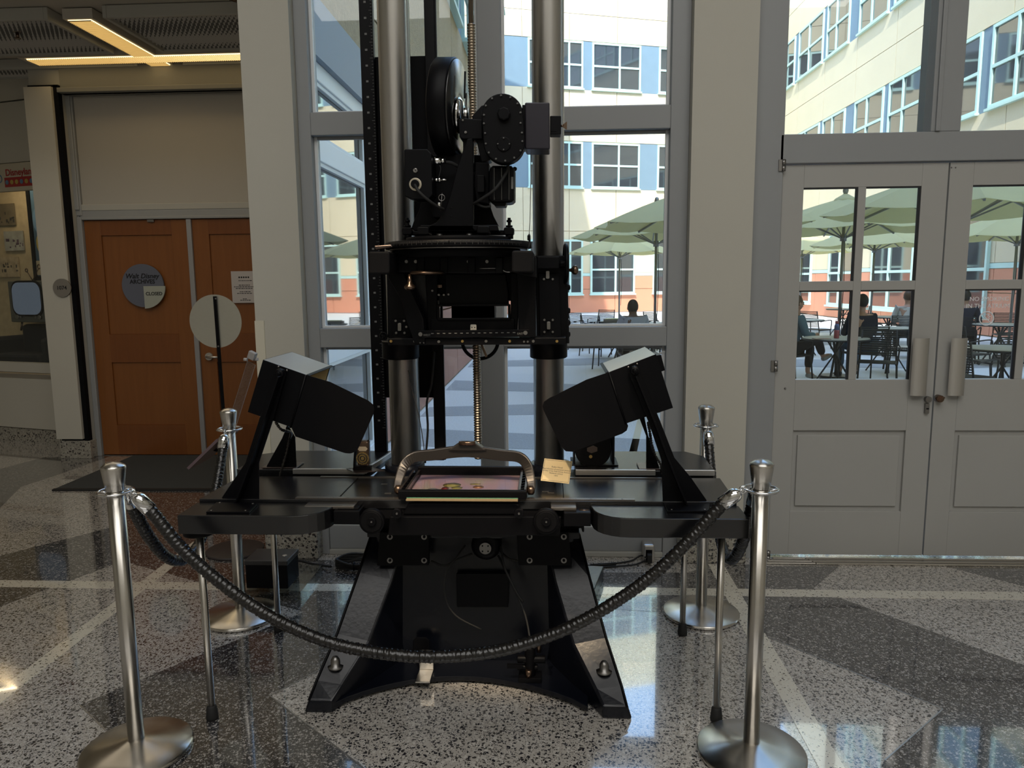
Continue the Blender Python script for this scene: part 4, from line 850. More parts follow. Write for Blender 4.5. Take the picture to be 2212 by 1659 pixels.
# arched bottom plate
pts = [Vector((*G(715,1541).xy, .012))]
for k in range(17):
    u = k/16; x = 715+(1270-715)*u; y = 1541 - 66*sin(pi*u)**.8 + 4*u; pts.append(Vector((*G(x, y).xy, .012)))
plate = pts[1:] + [Vector((XM+.50, 3.55, .012)), Vector((XM-.50, 3.55, .012))]
mesh('base_plate', B().prism(plate, (0,0,.022)), 'black_gloss', st, .003)
for sx in (-1, 1):
    X = lambda d: XM + sx*d
    b_ = B()
    # foot box
    sec = [ # y, inner half-x, outer half-x, z bottom, z top (inner), z top (outer)
        (2.545,.505,.615,.0,.050,.050),(2.60,.48,.600,.0,.085,.10),(2.72,.40,.550,.0,.20,.23),(2.85,.33,.490,.0,.40,.43),(2.97,.28,.445,.0,.60,.60),(3.40,.28,.445,.0,.60,.60)]
    vs = []; fs = []
    for y, xi, xo, z0, zi, zo in sec: vs += [(X(xi),y,z0),(X(xo),y,z0),(X(xo-.02),y,zo),(X(xi),y,zi)]
    for k in range(len(sec)-1):
        for j in range(4): j2 = (j+1) % 4; f = (k*4+j, k*4+j2, (k+1)*4+j2, (k+1)*4+j); fs.append(f if sx > 0 else f[::-1])
    e0 = (0,3,2,1); e1 = tuple((len(sec)-1)*4+j for j in (0,1,2,3)); fs += [e0 if sx > 0 else e0[::-1], e1 if sx > 0 else e1[::-1]]
    mesh('foot', b_.add(vs, fs), 'black_gloss', st, .008)
    r_ = B(); r_.tube([Vector((X(xo-.022),y,zo)) for y, xi, xo, z0, zi, zo in sec[:5]], .005, 6); mesh('weld_bead', r_, 'black', st)
    c = Vector((X(.515), 2.64, .13)); ln = mesh('levelling_bolt', B().lathe([(.028,0),(.030,.008),(.018,.012),(.017,.034),(.010,.045),(0,.048)],c,n=20), 'bolt', st, label='domed zinc levelling bolt')
    # rear foot
    mesh('rear_foot', B().prism([(X(.30),3.40,0),(X(.50),3.40,0),(X(.60),3.85,0),(X(.50),3.86,0)] if sx > 0 else [(X(.50),3.40,0),(X(.30),3.40,0),(X(.50),3.86,0),(X(.60),3.85,0)], (0,0,.07)), 'black_gloss', st, .004)
    # pedestal box with four bolts
    pcx = 872 if sx < 0 else 1176
    pl('pedestal_plate', [(pcx-52,1150),(pcx+54,1150),(pcx+54,1222),(pcx-58,1222)] if sx < 0 else [(pcx-60,1150),(pcx+52,1150),(pcx+58,1222),(pcx-56,1222)], 2.83, .03)
    for ddx in (-30, 44) if sx < 0 else (-32, 42):
        for py in (1160, 1211):
            bb = disc('bolt', pcx+ddx, py, 6.5, 2.826, .006, 'bolt', bev=0); disc('bolt_recess', pcx+ddx, py, 3.2, 2.822, .005, 'black_matte', bb, 0, 12)
    # socket cone the column stands in
    mesh('column_socket', B().lathe([(.135,.600),(.125,.62),(.095,.70),(.085,.80),(.085,.83)],(X(.315),3.1,0),n=32), 'black_gloss', st); mesh('socket_weld', B().torus((X(.315),3.1,.605),(0,0,1),.136,.007,32,6), 'black_gloss', st)
b_ = B(); b_.hexa([(XM-.30,2.90,.03),(XM+.30,2.90,.03),(XM+.30,3.42,.03),(XM-.30,3.42,.03),(XM-.42,2.93,.60),(XM+.42,2.93,.60),(XM+.42,3.42,.60),(XM-.42,3.42,.60)])
mesh('base_body', b_, 'black_gloss', st, .006)
mesh('base_shelf', B().box(XM-.43,XM+.43,2.86,3.44,.575,.603), 'black_gloss', st, .003)
pl('front_cover', [(985,1240),(1100,1240),(1098,1312),(987,1312)], 2.885, .02, 'black')
b_ = B(); b_.hexa([(XM-.445,2.92,.60),(XM-.28,2.86,.60),(XM-.28,3.10,.60),(XM-.445,3.10,.60),(XM-.425,2.92,.80),(XM-.30,2.88,.80),(XM-.30,3.10,.80),(XM-.425,3.10,.80)])
b_.hexa([(XM+.28,2.86,.60),(XM+.445,2.92,.60),(XM+.445,3.10,.60),(XM+.28,3.10,.60),(XM+.30,2.88,.80),(XM+.425,2.92,.80),(XM+.425,3.10,.80),(XM+.30,3.10,.80)])
mesh('pedestal', b_, 'black', st, .004)
# motor in the middle
c = P(1048, 1186, 2.84); mt_ = mesh('motor', B().lathe([(.036,0),(.052,.006),(.060,.02),(.062,.12),(.055,.14)],(c.x,2.86,c.z),(0,1,0),36), 'black', st)
mesh('motor_plate', B().cyl((c.x,2.845,c.z),(c.x,2.862,c.z),.024,24), 'bolt', mt_, label='round bare metal end plate')
for k in range(4): a = pi/4+k*pi/2; mesh('plate_screw', B().cyl((c.x+cos(a)*.016,2.842,c.z+sin(a)*.016),(c.x+cos(a)*.016,2.846,c.z+sin(a)*.016),.003,8), 'black', mt_)
mesh('motor_bracket', B().box(c.x-.055,c.x+.055,2.85,2.98,.603,.625).box(c.x-.05,c.x+.05,2.88,2.96,.62,c.z-.04), 'black', st, .003)
for sx in (-1,1): mesh('bracket_bolt', B().cyl((c.x+sx*.048,2.86,.62),(c.x+sx*.048,2.86,.65),.007,10), 'bolt', st)
def cable(name, pts, y, r=.004, par=None, m_='rubber', label=None):
    q = [P(a, b2, y if len(p_) < 3 else p_[2]) for p_ in pts for a, b2 in [p_[:2]]]; return mesh(name, B().tube(smooth_path(q,5), r, 7), m_, par or st, label=label)
cable('cable', [(932,1212,2.84),(960,1222,2.82),(990,1208,2.82),(1020,1196,2.84)], 2.83, .0045); cable('cable', [(1080,1190,2.86),(1098,1206,2.83),(1120,1212,2.83)], 2.83, .0045)
cable('cable', [(1005,1178,2.86),(985,1205,2.82),(962,1240,2.80),(962,1290,2.80),(985,1330,2.78),(1040,1360,2.78)], 2.8, .0035)
cable('cable', [(1082,1180,2.85),(1090,1225,2.80),(1110,1270,2.80),(1135,1330,2.76),(1148,1400,2.70)], 2.8, .004); cable('cable', [(1076,1200,2.85),(1096,1240,2.79),(1116,1280,2.78),(1130,1300,2.78)], 2.8, .005)
# small pedal (steel tongue) and valve by the front edge
c0, c1 = G(897,1474,.035), G(930,1472,.035)
pd = mesh('steel_tongue', B().box(c0.x,c1.x,c0.y-.004,c0.y+.10,.034,.040).box(c0.x,c1.x,c0.y+.09,c0.y+.10,.04,.12), 'steel', st, .002, 'bare steel tongue bolted to the base plate')
pl('tongue_back', [(892,1408),(892,1384),(900,1377),(920,1377),(927,1384),(927,1408)], 2.86, .006, 'black')
vv = G(1145,1470,.04); vb = mesh('valve_block', B().box(vv.x-.045,vv.x+.045,vv.y-.01,vv.y+.05,.034,.055).cyl((vv.x,vv.y+.02,.05),(vv.x,vv.y+.02,.17),.022,14).cyl((vv.x-.05,vv.y+.02,.12),(vv.x+.06,vv.y+.02,.12),.016,12).cyl((vv.x-.05,vv.y+.02,.085),(vv.x+.03,vv.y+.02,.085),.012,12), 'black', st, .002)
mesh('valve_fitting', B().cyl((vv.x-.005,vv.y,.055),(vv.x-.005,vv.y,.085),.012,10).cyl((vv.x+.0,vv.y+.02,.17),(vv.x+.0,vv.y+.02,.2),.011,8).cyl((vv.x+.035,vv.y+.02,.15),(vv.x+.035,vv.y+.02,.20),.009,8), 'bronze', vb); mesh('valve_lever', B().obox((vv.x-.06,vv.y,.1),(1,0,0),(0,1,0),(0,0,1),.03,.006,.008), 'black', vb)
# ---- table
ZT = .81
def tp(px, py): v = G(px, py, ZT); return (v.x, v.y)
def slab(name, pts, z0, z1, m_='black_satin', bev=.002, par=None): return mesh(name, B().prism([Vector((a, b_, z0)) for a, b_ in pts], (0,0,z1-z0)), m_, par or st, bev)
xl, xr = -1.296, .650
def ear(sx):
    X = (lambda d: XM + sx*d); w = .975; q = [(X(w),2.41),(X(.58),2.41)]
    for k in range(1,7): u = k/6; q.append((X(.58-.12*sin(u*pi/2)), 2.41+.115*(1-cos(u*pi/2))))
    q += [(X(.455),2.56),(X(w),2.56)]
    return q
for sx in (-1,1): slab('front_table_wing', ear(sx), .742, ZT, 'black_satin', .003)
def wing_top(): pass
slab('table_plank', [(-1.285,2.565),(.655,2.565),(.668,2.885),(-1.265,2.885)], .79, .822, 'black_satin')
slab('table_apron', [(-1.24,2.57),(.62,2.57),(.62,2.88),(-1.24,2.88)], .75, .789, 'black_matte')
zsf = .842
slab('rear_shelf', [(-1.30,2.93),(-.755,2.93),(-.71,3.27),(-1.20,3.27),(-1.30,3.20)], .80, zsf-.002, 'black_satin', .003)
slab('rear_shelf', [(.10,2.93),(.655,2.93),(.665,3.18),(.60,3.27),(.10,3.27)], .80, zsf-.002, 'black_satin', .003)
mesh('shelf_edge', B().box(-1.06,-.76,2.918,2.930,.822,.845).bar((-.76,2.925,.834),(-.712,3.27,.834),.012,.022), 'alu', st, .002, 'bright aluminium edge strip')
mesh('shelf_edge', B().box(.10,.42,2.918,2.930,.822,.845).box(.53,.655,2.918,2.930,.822,.845), 'alu', st, .002, 'bright aluminium edge strip')
zr = .8225
mesh('slide_rail', B().box(-.93,.30,2.572,2.592,.822,.8255), 'dark_rail' if 'dark_rail' in M else M.setdefault('dark_rail', mat('worn_dark_steel_rail', (.20,.18,.16), .35, .9)), st)
mesh('slide_rail', B().box(-.93,.45,2.865,2.88,.822,.8255), 'dark_rail', st)
for k in range(22): x = -.90+k*.055; mesh('rail_screw', B().cyl((x,2.582,.8255),(x,2.582,.827),.003,6), 'bolt', st)
mesh('table_joint', B().box(.045,.048,2.60,2.86,.8215,.8235).box(-.775,-.772,2.60,2.86,.8215,.8235), 'black_matte', st)
for px, py in ((830,1046),(1178,1062),(1190,1065),(838,1066)): c = G(px,py,.822); mesh('peg_slot', B().box(c.x-.012,c.x+.012,c.y-.004,c.y+.004,.822,.8235), 'dark_rail', st)
# middle front: brackets, crossbar, handwheels
for sx in (-1,1):
    X = lambda d: XM + sx*d
    b_ = B(); b_.box(min(X(.455),X(.36)), max(X(.455),X(.36)), 2.50, 2.60, .75, .80); mesh('front_block', b_, 'black', st, .003)
    pl('corner_gusset', [(1245,1105),(1262,1105),(1262,1150),(1258,1150)] if sx > 0 else [(728,1097),(775,1097),(775,1108),(757,1131),(728,1131)], 2.52, .05)
    px = 1180 if sx > 0 else 802
    hw_ = disc('handwheel', px, 1128, 29.5, 2.50, .026, 'black', bev=.006, n=48); disc('wheel_face', px, 1128, 24, 2.494, .008, 'black_matte', hw_, n=40); disc('wheel_hub', px, 1128, 10, 2.485, .014, 'black', hw_); disc('hub_screw', px, 1128, 2, 2.482, .005, 'bolt', hw_, 0)
    kx = 1121 if sx > 0 else 857
    kn = disc('small_roller', kx, 1110, 11, 2.49, .02, 'black'); disc('roller_pin', kx, 1110, 2.4, 2.485, .006, 'bolt', kn, 0, 12)
pl('crossbar', [(842,1116),(1213,1116),(1209,1157),(838,1157)], 2.53, .04, 'black', bev=.003)
pl('upper_crossbar', [(880,1090),(892,1087),(1110,1087),(1122,1090),(1122,1112),(870,1112)], 2.545, .03, 'black', bev=.004)
mesh('slide_plate', B().box(-.88,-.70,2.52,2.575,.80,.812), 'dark_rail', st, .002); mesh('slide_plate', B().box(.0,.09,2.52,2.575,.80,.812), 'dark_rail', st, .002)
mesh('rail_clamp', B().cyl((.10,2.53,.795),(.135,2.53,.795),.008,12).cyl((-.76,2.53,.795),(-.73,2.53,.795),.008,12), 'bronze', st)
for x in (-1.245,-.0): pass
# legs
for px, py, y in ((459,1548,2.50),(602,1358,3.20),(1474,1366,3.21),(1547,1552,2.545)):
    c = G(px, py+5); c = Vector((c.x, c.y, 0)); y = c.y
    mesh('leg_flange', B().cyl((c.x,y,.715),(c.x,y,.742 if y < 2.8 else .80),.055,28), 'black', st, .003)
    lg = mesh('leg', B().cyl((c.x,y,.04),(c.x,y,.72),.0132,20), 'steel', st, label='thin steel leg'); mesh('rubber_foot', B().lathe([(.021,0),(.022,.012),(.018,.05),(.0135,.056)],(c.x,y,0),n=20), 'rubber', lg)
# ---- columns
for sx in (-1,1):
    x = XM + sx*.308; mesh('column', B().cyl((x,3.1,.70),(x,3.1,HT-.02),.064,48), 'pipe', st, label='polished steel column')
    mesh('collar', B().lathe([(.070,1.285),(.077,1.29),(.077,1.352),(.079,1.356)],(x,3.05,0),n=40), 'black', st); mesh('collar_ring', B().cyl((x,3.05,1.356),(x,3.05,1.362),.076,40), 'bolt', st, label='bright thin ring')
# screw
xs_ = P(1031,860,3.12).x
def threaded(z0, z1, r, pitch):
    n = int((z1-z0)/pitch); pr = []
    for k in range(n): z = z0+k*pitch; pr += [(r*.78,z),(r,z+pitch*.3),(r,z+pitch*.6),(r*.78,z+pitch*.9)]
    return B().lathe(pr, (xs_,3.12,0), n=14)
mesh('lead_screw', threaded(.84, P(1018,50,3.12).z, .017, .011), 'screw', st, label='threaded lead screw'); mesh('screw_shaft', B().cyl((xs_,3.12,P(1018,50,3.12).z),(xs_,3.12,HT-.02),.0105,16), 'screw', st)
# ruler rail and second rail
def vbar(name, px0, px1, pyref, y0, t, z0, z1, m_='black'): a = P(px0,pyref,y0).x; b2 = P(px1,pyref,y0).x; return mesh(name, B().box(a,b2,y0,y0+t,z0,z1), m_, st, .002)
rl = vbar('scale_rail', 805, 832, 860, 3.25, .03, .84, HT-.02); rx0, rx1 = P(805,860,3.25).x, P(832,860,3.25).x
b_ = B(); z = .95
k = 0
while z < 3.1: b_.box(rx1-(.016 if k % 5 == 0 else .009), rx1-.003, 3.2488, 3.2502, z, z+.0012); z += .0127; k += 1
mesh('scale_ticks', b_, M.setdefault('tick', mat('faded_scale_marks', (.16,.16,.155), .6)), rl, kind='stuff'); 
b_ = B(); z = .98
while z < 3.1: b_.box(rx1-.036, rx1-.026, 3.2488, 3.2502, z, z+.008); z += .0635
mesh('scale_figures', b_, 'tick', rl, kind='stuff')
vbar('guide_rail', 937, 957, 900, 3.25, .04, .80, HT-.02); vbar('guide_rail_flange', 954, 961, 900, 3.26, .02, .80, HT-.02)
za, zb_ = P(860,858,3.30).z, P(860,124,3.30).z
mesh('counterweight_panel', B().box(rx1-.004, P(958,860,3.29).x, 3.285, 3.325, za, zb_), 'black_matte', st, .003)
cable('hanging_cable', [(938,760,3.2),(932,830,3.2),(922,870,3.2),(924,930,3.2),(918,1000,3.2)], 3.2, .005); cable('hanging_cable', [(882,800,3.03),(892,850,3.02),(905,900,3.0),(915,960,3.0),(918,1000,3.0)], 3.0, .0018)
# ---- carriage between the columns
YC = 2.90
pl('carriage_back_plate', [(915,585),(1120,585),(1120,650),(915,650)], 3.0, .03)
hs = pl('carriage_housing', [(918,590),(944,590),(944,716),(925,716)], 2.93, .09); pl('carriage_housing', [(1103,590),(1122,590),(1118,716),(1103,716)], 2.93, .09)
pl('carriage_housing_top', [(962,592),(1092,592),(1098,632),(1098,660),(948,660),(948,636),(962,634)], 2.94, .06)
pl('carriage_sill', [(930,689),(1112,689),(1112,716),(930,716)], 2.925, .09); b_ = B()
for a, b2, c_, d_ in ((945,657,1100,661),(945,687,1100,692),(943,657,950,692),(1097,657,1103,692)):
    p0, p1 = P(a,b2,2.92), P(c_,d_,2.92); b_.box(p0.x,p1.x,2.915,2.93,p1.z,p0.z)
mesh('window_rim', b_, 'black', st, .003)
c = P(1024,676,3.02); mesh('lens_barrel', B().cyl((c.x,2.98,c.z+.01),(c.x,3.08,c.z+.01),.087,36).box(c.x-.087,c.x+.087,2.98,3.06,c.z-.04,c.z+.06), 'black_matte', st)
pl('carriage_arm', [(838,576),(872,590),(893,640),(915,690),(918,742),(895,742),(880,700),(868,650),(838,600)], 2.86, .05)
pl('carriage_arm', [(1115,560),(1157,560),(1157,728),(1120,728),(1118,640)], 2.86, .08)
# sleeves round the columns
pl('column_sleeve', [(835,585),(914,585),(914,744),(838,744)], 2.99, .17, 'black'); pl('column_sleeve', [(1156,552),(1222,552),(1228,742),(1160,742)], 2.99, .17, 'black')
pl('sleeve_plate', [(1163,590),(1208,590),(1212,728),(1166,728)], 2.975, .015, 'black_matte'); pl('sleeve_plate', [(846,690),(886,690),(888,728),(848,728)], 2.975, .015, 'black_matte')
pl('sleeve_cap', [(1160,554),(1208,554),(1208,580),(1160,580)], 2.93, .06)
for px, py in ((1183,593),(1185,703),(863,706)): pl('adjusting_nut', rnd(px-4,py-8,px+4,py+9,2,2), 2.965, .02, 'bolt', bev=.001)
for px, py in ((1176,691),(1194,691),(1176,717),(1194,717),(1175,603),(1194,603),(855,693),(873,693),(856,719),(874,719),(878,706)): bolt(px, py, 2.974, .0045)
for py in (621,671,697,722): c = P(1230,py,3.03); mesh('eye_lug', B().lathe([(.006,0),(.012,.004),(.012,.012),(.006,.016)],(c.x-.012,3.03,c.z),(1,0,0),16).cyl((c.x-.03,3.03,c.z),(c.x,3.03,c.z),.006), 'black', st)
pl('sleeve_side', [(1216,585),(1226,585),(1230,742),(1220,742)], 3.0, .12)
c = P(829,726,2.98); mesh('side_pulley', B().torus((c.x,2.98,c.z),(0,1,0),.014,.004,20,6).cyl((c.x,2.97,c.z),(c.x,2.99,c.z),.007), 'black', st)
# big handwheel at the right, seen edge on
c = P(1222,570,2.98); hwx = mesh('side_handwheel', B().torus(c,(1,.05,0),.072,.0085,36,10), 'black', st)
mesh('wheel_spoke', B().bar(c+Vector((0,0,-.07)),c+Vector((0,0,.07)),.012,.01).bar(c+Vector((0,-.07,0)),c+Vector((0,.07,0)),.012,.01).cyl(c-Vector((.04,0,0)),c+Vector((.012,0,0)),.016), 'black', hwx)
mesh('wheel_knob', B().lathe([(.005,0),(.006,.012),(.008,.018),(.018,.026),(.020,.036),(.012,.044),(0,.046)],c+Vector((.004,-.02,-.025)),(1,0,0),20), 'bronze', hwx, label='polished bronze knob')
# bottom beam with scale
bm = pl('carriage_beam', [(838,731),(1222,729),(1222,744),(838,746)], 2.87, .10)
for px in (845,896,948,999,1050,1101,1152,1203): bolt(px, 737 if px != 948 else 738, 2.868, .0055, m_='brass' if px % 2 else 'bolt')
for px, py in ((908,740),(916,740),(1132,738),(1140,738)): bolt(px, py, 2.866, .004)
rb = pl('scale_bar', [(903,714),(1143,712),(1143,727),(903,730)], 2.855, .012, 'black', bev=.001)
for px, py in ((908,722),(1135,719)): disc('bar_screw', px, py, 4.5, 2.852, .005, 'bolt', rb, 0, 16)
t0_ = P(922,724,2.854); text('lettering', 'WEST', (t0_.x,2.8542,t0_.z), .011, 'tick', rb); t0_ = P(1124,721,2.854); text('lettering', 'EAST', (t0_.x,2.8542,t0_.z), .011, 'tick', rb)
b_ = B()
for k in range(15): c = P(934+k*12.6,720.5-.15*k,2.854); b_.box(c.x-.005,c.x+.005,2.8538,2.8552,c.z-.0015,c.z+.0015)
mesh('scale_figures', b_, 'tick', rb)
tgp = pl('paper_tag', rnd(1016,701,1029,715,2,2), 2.88, .002, M.setdefault('tag', mat('off_white_tag', (.62,.58,.50), .6)), bev=0, label='small off-white tag with two holes')
for px in (1019.5,1025.5): disc('tag_hole', px, 707.5, 1.3, 2.879, .002, 'black_matte', tgp, 0, 8)
# half wheel hanging below the beam
c = P(1037,736,3.2); wl_ = mesh('rear_handwheel', B().torus((c.x,3.2,c.z),(0,1,0),.078,.008,40,10), 'black', st); mesh('wheel_spoke', B().bar((c.x,3.2,c.z),(c.x+.03,3.2,c.z-.075),.014,.01), 'bronze', wl_)
# ---- turntable ring
cT = Vector((P(991,522,2.86).x, 2.86, 0)); zT = P(991,524,2.60).z
tt = mesh('turntable', B().lathe([(.20,zT-.012),(.275,zT-.012),(.278,zT-.010),(.278,zT+.010),(.275,zT+.012),(.20,zT+.014)],(cT.x,cT.y,0),n=96), 'black', st, label='round graduated turntable')
b_ = B()
for k in range(150):
    a = -pi/2 + (k-75)*.0146; h = .008 if k % 5 else .014; r = .2785; d = Vector((cos(a), sin(a), 0)); t_ = Vector((-d.y, d.x, 0)); o = Vector((cT.x, cT.y, zT+.008)) + d*r
    b_.add([o-t_*.0005, o+t_*.0005, o+t_*.0005-Vector((0,0,h)), o-t_*.0005-Vector((0,0,h))], [(0,3,2,1),(0,1,2,3)])
mesh('degree_marks', b_, 'tick', tt, kind='stuff')
mesh('turntable_neck', B().cyl((cT.x,cT.y,zT-.045),(cT.x,cT.y,zT-.012),.235,48).cyl((cT.x,cT.y,zT+.012),(cT.x,cT.y,zT+.03),.20,48), 'black_matte', st)
mesh('bearing_ring', B().lathe([(.24,zT-.016),(.262,zT-.018),(.262,zT-.012)],(cT.x,cT.y,0),n=72), 'bolt', st)
# cross body below
cb = pl('cross_body', [(838,548),(862,534),(1128,532),(1112,540),(1112,588),(1040,592),(838,588)], 2.78, .30, 'black', bev=.01)
pl('side_block', rnd(795,543,842,592,6), 2.62, .26, 'black_matte', bev=.006); pl('side_block', rnd(1105,541,1152,589,6), 2.60, .26, 'black_matte', bev=.006)
pl('side_shell', [(1150,546),(1158,556),(1158,600),(1112,590),(1112,586)], 2.70, .2, 'black')
for px in (878,898,1012,1052): bolt(px, 565, 2.778, .006)
pl('front_bracket', [(952,541),(1040,541),(1040,556),(952,556)], 2.765, .015)
for px in (951,999): bolt(px, 536, 2.76, .0055)
cable('wire_rod', [(1035,580,2.77),(1075,580,2.77),(1092,587,2.77),(1102,588,2.77)], 2.77, .002, m_='bolt')
for k, px in enumerate((900,950,1010,1070)): pl('carriage_rib', [(px,556),(px+16,556),(px+16,590),(px,590)], 2.765-.004*k, .02)
c = P(912,592,2.74); dsh = mesh('scale_dial', B().lathe([(.005,.012),(.058,.006),(.066,0),(.060,-.006),(.005,-.008)],(c.x+.02,2.74,c.z+.004),n=36), 'bronze', st, label='bronze graduated dish dial')
mesh('dial_knob', B().lathe([(.006,0),(.008,-.022),(.010,-.034),(.021,-.044),(.021,-.052),(.012,-.058),(0,-.059)],(P(885,600,2.72).x,2.72,c.z),n=24), 'bronze', st, label='polished knob below the dial')
pl('shiny_shield', [(855,590),(925,590),(925,720),(905,700),(880,650)], 2.97, .01, 'black_gloss')
for px, py in ((934,628),(948,637),(959,637),(969,636)): bolt(px, py, 2.93, .004)
pl('side_slot_bar', [(918,614),(955,614),(955,622),(918,622)], 2.95, .01, 'bronze')
# spider and camera bracket above the turntable
for px, py in ((878,497),(1098,496)):
    pl('spider_foot', rnd(px-10,491,px+12,507,4,3), 2.80, .05); c = P(px+2,480,2.82)
    mesh('spider_screw', B().cyl((c.x,2.82,P(px,512,2.82).z),(c.x,2.82,c.z+.016),.006,10).cyl((c.x,2.82,c.z),(c.x,2.82,c.z+.008),.010,8).cyl((c.x,2.82,c.z-.018),(c.x,2.82,c.z-.012),.013,12), 'black', st)
    mesh('spider_foot_pad', B().cyl((c.x,2.82,P(px,516,2.82).z),(c.x,2.82,P(px,505,2.82).z),.015,14), 'black', st)
pl('spider_bar', [(882,499),(1100,497),(1100,507),(882,508)], 2.815, .03)
pl('front_spider_block', rnd(901,490,926,507,4,3), 2.70, .08); pl('front_spider_block', rnd(1030,488,1057,504,4,3), 2.70, .08)
for px in (950,1014,1043): c = P(px,512,2.74); mesh('spider_post', B().cyl((c.x,2.74,zT),(c.x,2.74,zT+.04),.013,14), 'bolt' if px < 1030 else 'black', st)
pl('camera_bracket_front', [(1001,322),(1009,300),(1020,298),(1023,310),(1023,492),(1030,499),(926,499),(926,488),(943,480),(960,458),(973,419),(987,363)], 2.72, .02, 'black', bev=.003, label='tapering front side plate')
for px, py in ((974,449),(974,467)): disc('bracket_hole', px, py, 2.5, 2.7185, .003, 'black_matte')
pl('camera_bracket_rear', [(886,499),(893,480),(905,455),(912,430),(918,340),(1003,333),(1045,335),(1054,430),(1066,466),(1082,497)], 2.90, .02, 'black')
pl('camera_body', [(925,345),(932,336),(1000,332),(1010,335),(1020,470),(935,470),(925,430)], 2.78, .12, 'black_matte')
pl('camera_floor', [(908,486),(1075,486),(1078,499),(905,499)], 2.72, .20, 'black')
# control box
cbx = pl('control_box', [(873,325),(875,322),(923,322),(932,332),(934,420),(926,430),(892,430),(874,424)], 2.66, .10, 'black', bev=.003)
disc('socket_flange', 897, 398, 13.5, 2.657, .004, M.setdefault('cream_metal', mat('cream_metal_ring', (.5,.45,.35), .4, .6)), cbx, n=28, label='pale ring socket'); disc('socket', 896, 397, 9, 2.648, .012, 'black', cbx); disc('toggle_nut', 897, 368, 5, 2.656, .004, 'bolt', cbx, 0, 6)
tg = P(897,368,2.65); mesh('toggle', B().cyl(tg, tg+Vector((.004,-.012,.004)), .002, 6), 'bolt', cbx)
cable('control_cable', [(896,399,2.645),(905,414,2.63),(925,432,2.64),(945,446,2.67),(958,452,2.70)], 2.65, .0055, cbx)
c = P(926,348,2.70); cn = mesh('chrome_connector', B().cyl((c.x,2.70,c.z),(c.x+.012,2.70,c.z),.017,20).cyl((c.x+.012,2.70,c.z),(c.x+.045,2.70,c.z),.013,20).cyl((c.x+.045,2.70,c.z),(c.x+.056,2.70,c.z),.010,12), 'chrome', cbx); mesh('connector_cap', B().cyl((c.x+.056,2.70,c.z),(c.x+.062,2.70,c.z),.009,12), 'black', cn)
c = P(928,389,2.70); mesh('chrome_connector', B().cyl((c.x,2.70,c.z),(c.x+.014,2.70,c.z),.012,16).cyl((c.x+.014,2.70,c.z),(c.x+.034,2.70,c.z),.007,12).cyl((c.x+.03,2.70,c.z),(c.x+.04,2.70,c.z),.011,6).cyl((c.x+.04,2.70,c.z),(c.x+.06,2.70,c.z),.004,10), 'chrome', cbx)
cable('control_cable', [(958,350,2.70),(975,352,2.72),(990,360,2.74)], 2.7, .006, cbx); cable('control_cable', [(950,357,2.69),(952,366,2.69),(947,386,2.69)], 2.69, .0015, cbx)
c = P(954,427,2.70); kr = mesh('ring_pull', B().torus((c.x,2.70,c.z),(0,1,0),.011,.0015,18,6).cyl((c.x-.004,2.70,c.z-.045),(c.x+.002,2.70,c.z+.016),.0012,6), 'bolt', st)
pl('bright_latch', [(946,438),(951,438),(951,447),(946,447)], 2.69, .004, 'chrome', bev=.001)
# film magazine: thick disc seen nearly edge on
cm = P(968,234,2.80); axm = Vector((1,-.13,-.055)).normalized(); R_ = .172
mg = mesh('film_magazine', B().lathe([(R_-.004,-.034),(R_,-.030),(R_,.030),(R_-.004,.034)],cm,axm,64), 'black', st, label='thick round film magazine')
mesh('magazine_lid', B().lathe([(R_*.97,.034),(R_*.96,.040),(.05,.044),(.045,.043)],cm,axm,64), 'black_satin', mg)
mesh('magazine_hub', B().lathe([(.062,.042),(.064,.048),(.05,.056),(.02,.058),(0,.058)],cm+Vector((0,-.02,-.03)),axm,40), 'chrome', mg, label='bright chrome hub')
mesh('magazine_lever', B().bar(cm+axm*.065+Vector((0,-.02,.03)), cm+axm*.07+Vector((0,-.03,.12)), .006, .012, (0,1,0)).bar(cm+axm*.07+Vector((0,0,.05)), cm+axm*.062+Vector((0,-.03,-.15)), .004, .02,(0,1,0)), 'black', mg)
pl('magazine_throat', [(990,258),(1000,255),(1042,258),(1042,300),(1000,300),(992,296)], 2.72, .10, 'black'); c = P(1006,244,2.74); mesh('chrome_stub', B().cyl((c.x,2.74,c.z-.02),(c.x,2.74,c.z+.016),.010,16), 'chrome', st)
bolt(1006, 286, 2.719, .0045); bolt(1000, 260, 2.719, .003)
pl('gear_bracket', [(1020,250),(1040,228),(1048,226),(1060,240),(1060,345),(1040,350),(1028,300),(1000,330),(1000,300),(1020,300)], 2.74, .08, 'black')
# gear case (stadium)
def stadium(cx0, cy0, cx1, cy1, r, n=16):
    a = atan2(cy1-cy0, cx1-cx0); return [(cx0+cos(a+pi/2+pi*k/n)*r, cy0+sin(a+pi/2+pi*k/n)*r) for k in range(n+1)] + [(cx1+cos(a-pi/2+pi*k/n)*r, cy1+sin(a-pi/2+pi*k/n)*r) for k in range(n+1)]
gc = pl('gear_case', stadium(1085,246,1089,308,44.5), 2.62, .06, 'black', bev=.003, label='rounded gear case cover ringed with screws')
pl('gear_case_back', stadium(1083,247,1087,308,43), 2.68, .07, 'black')
for q in stadium(1085,246,1089,308,39.5,6)+[(1045.5,267),(1048,288),(1124.5,266),(1127.5,287)]: bolt(q[0], q[1], 2.619, .0033, gc, 'bolt_dark')
disc('gear_knob', 1088, 245, 14, 2.60, .022, 'black', gc, .004, 8); dd = disc('gear_boss', 1088, 311, 15, 2.615, .006, 'black', gc)
for a in range(4): bolt(1088+12.5*cos(a*pi/2), 311+12.5*sin(a*pi/2), 2.614, .0026, gc, 'bolt_dark')
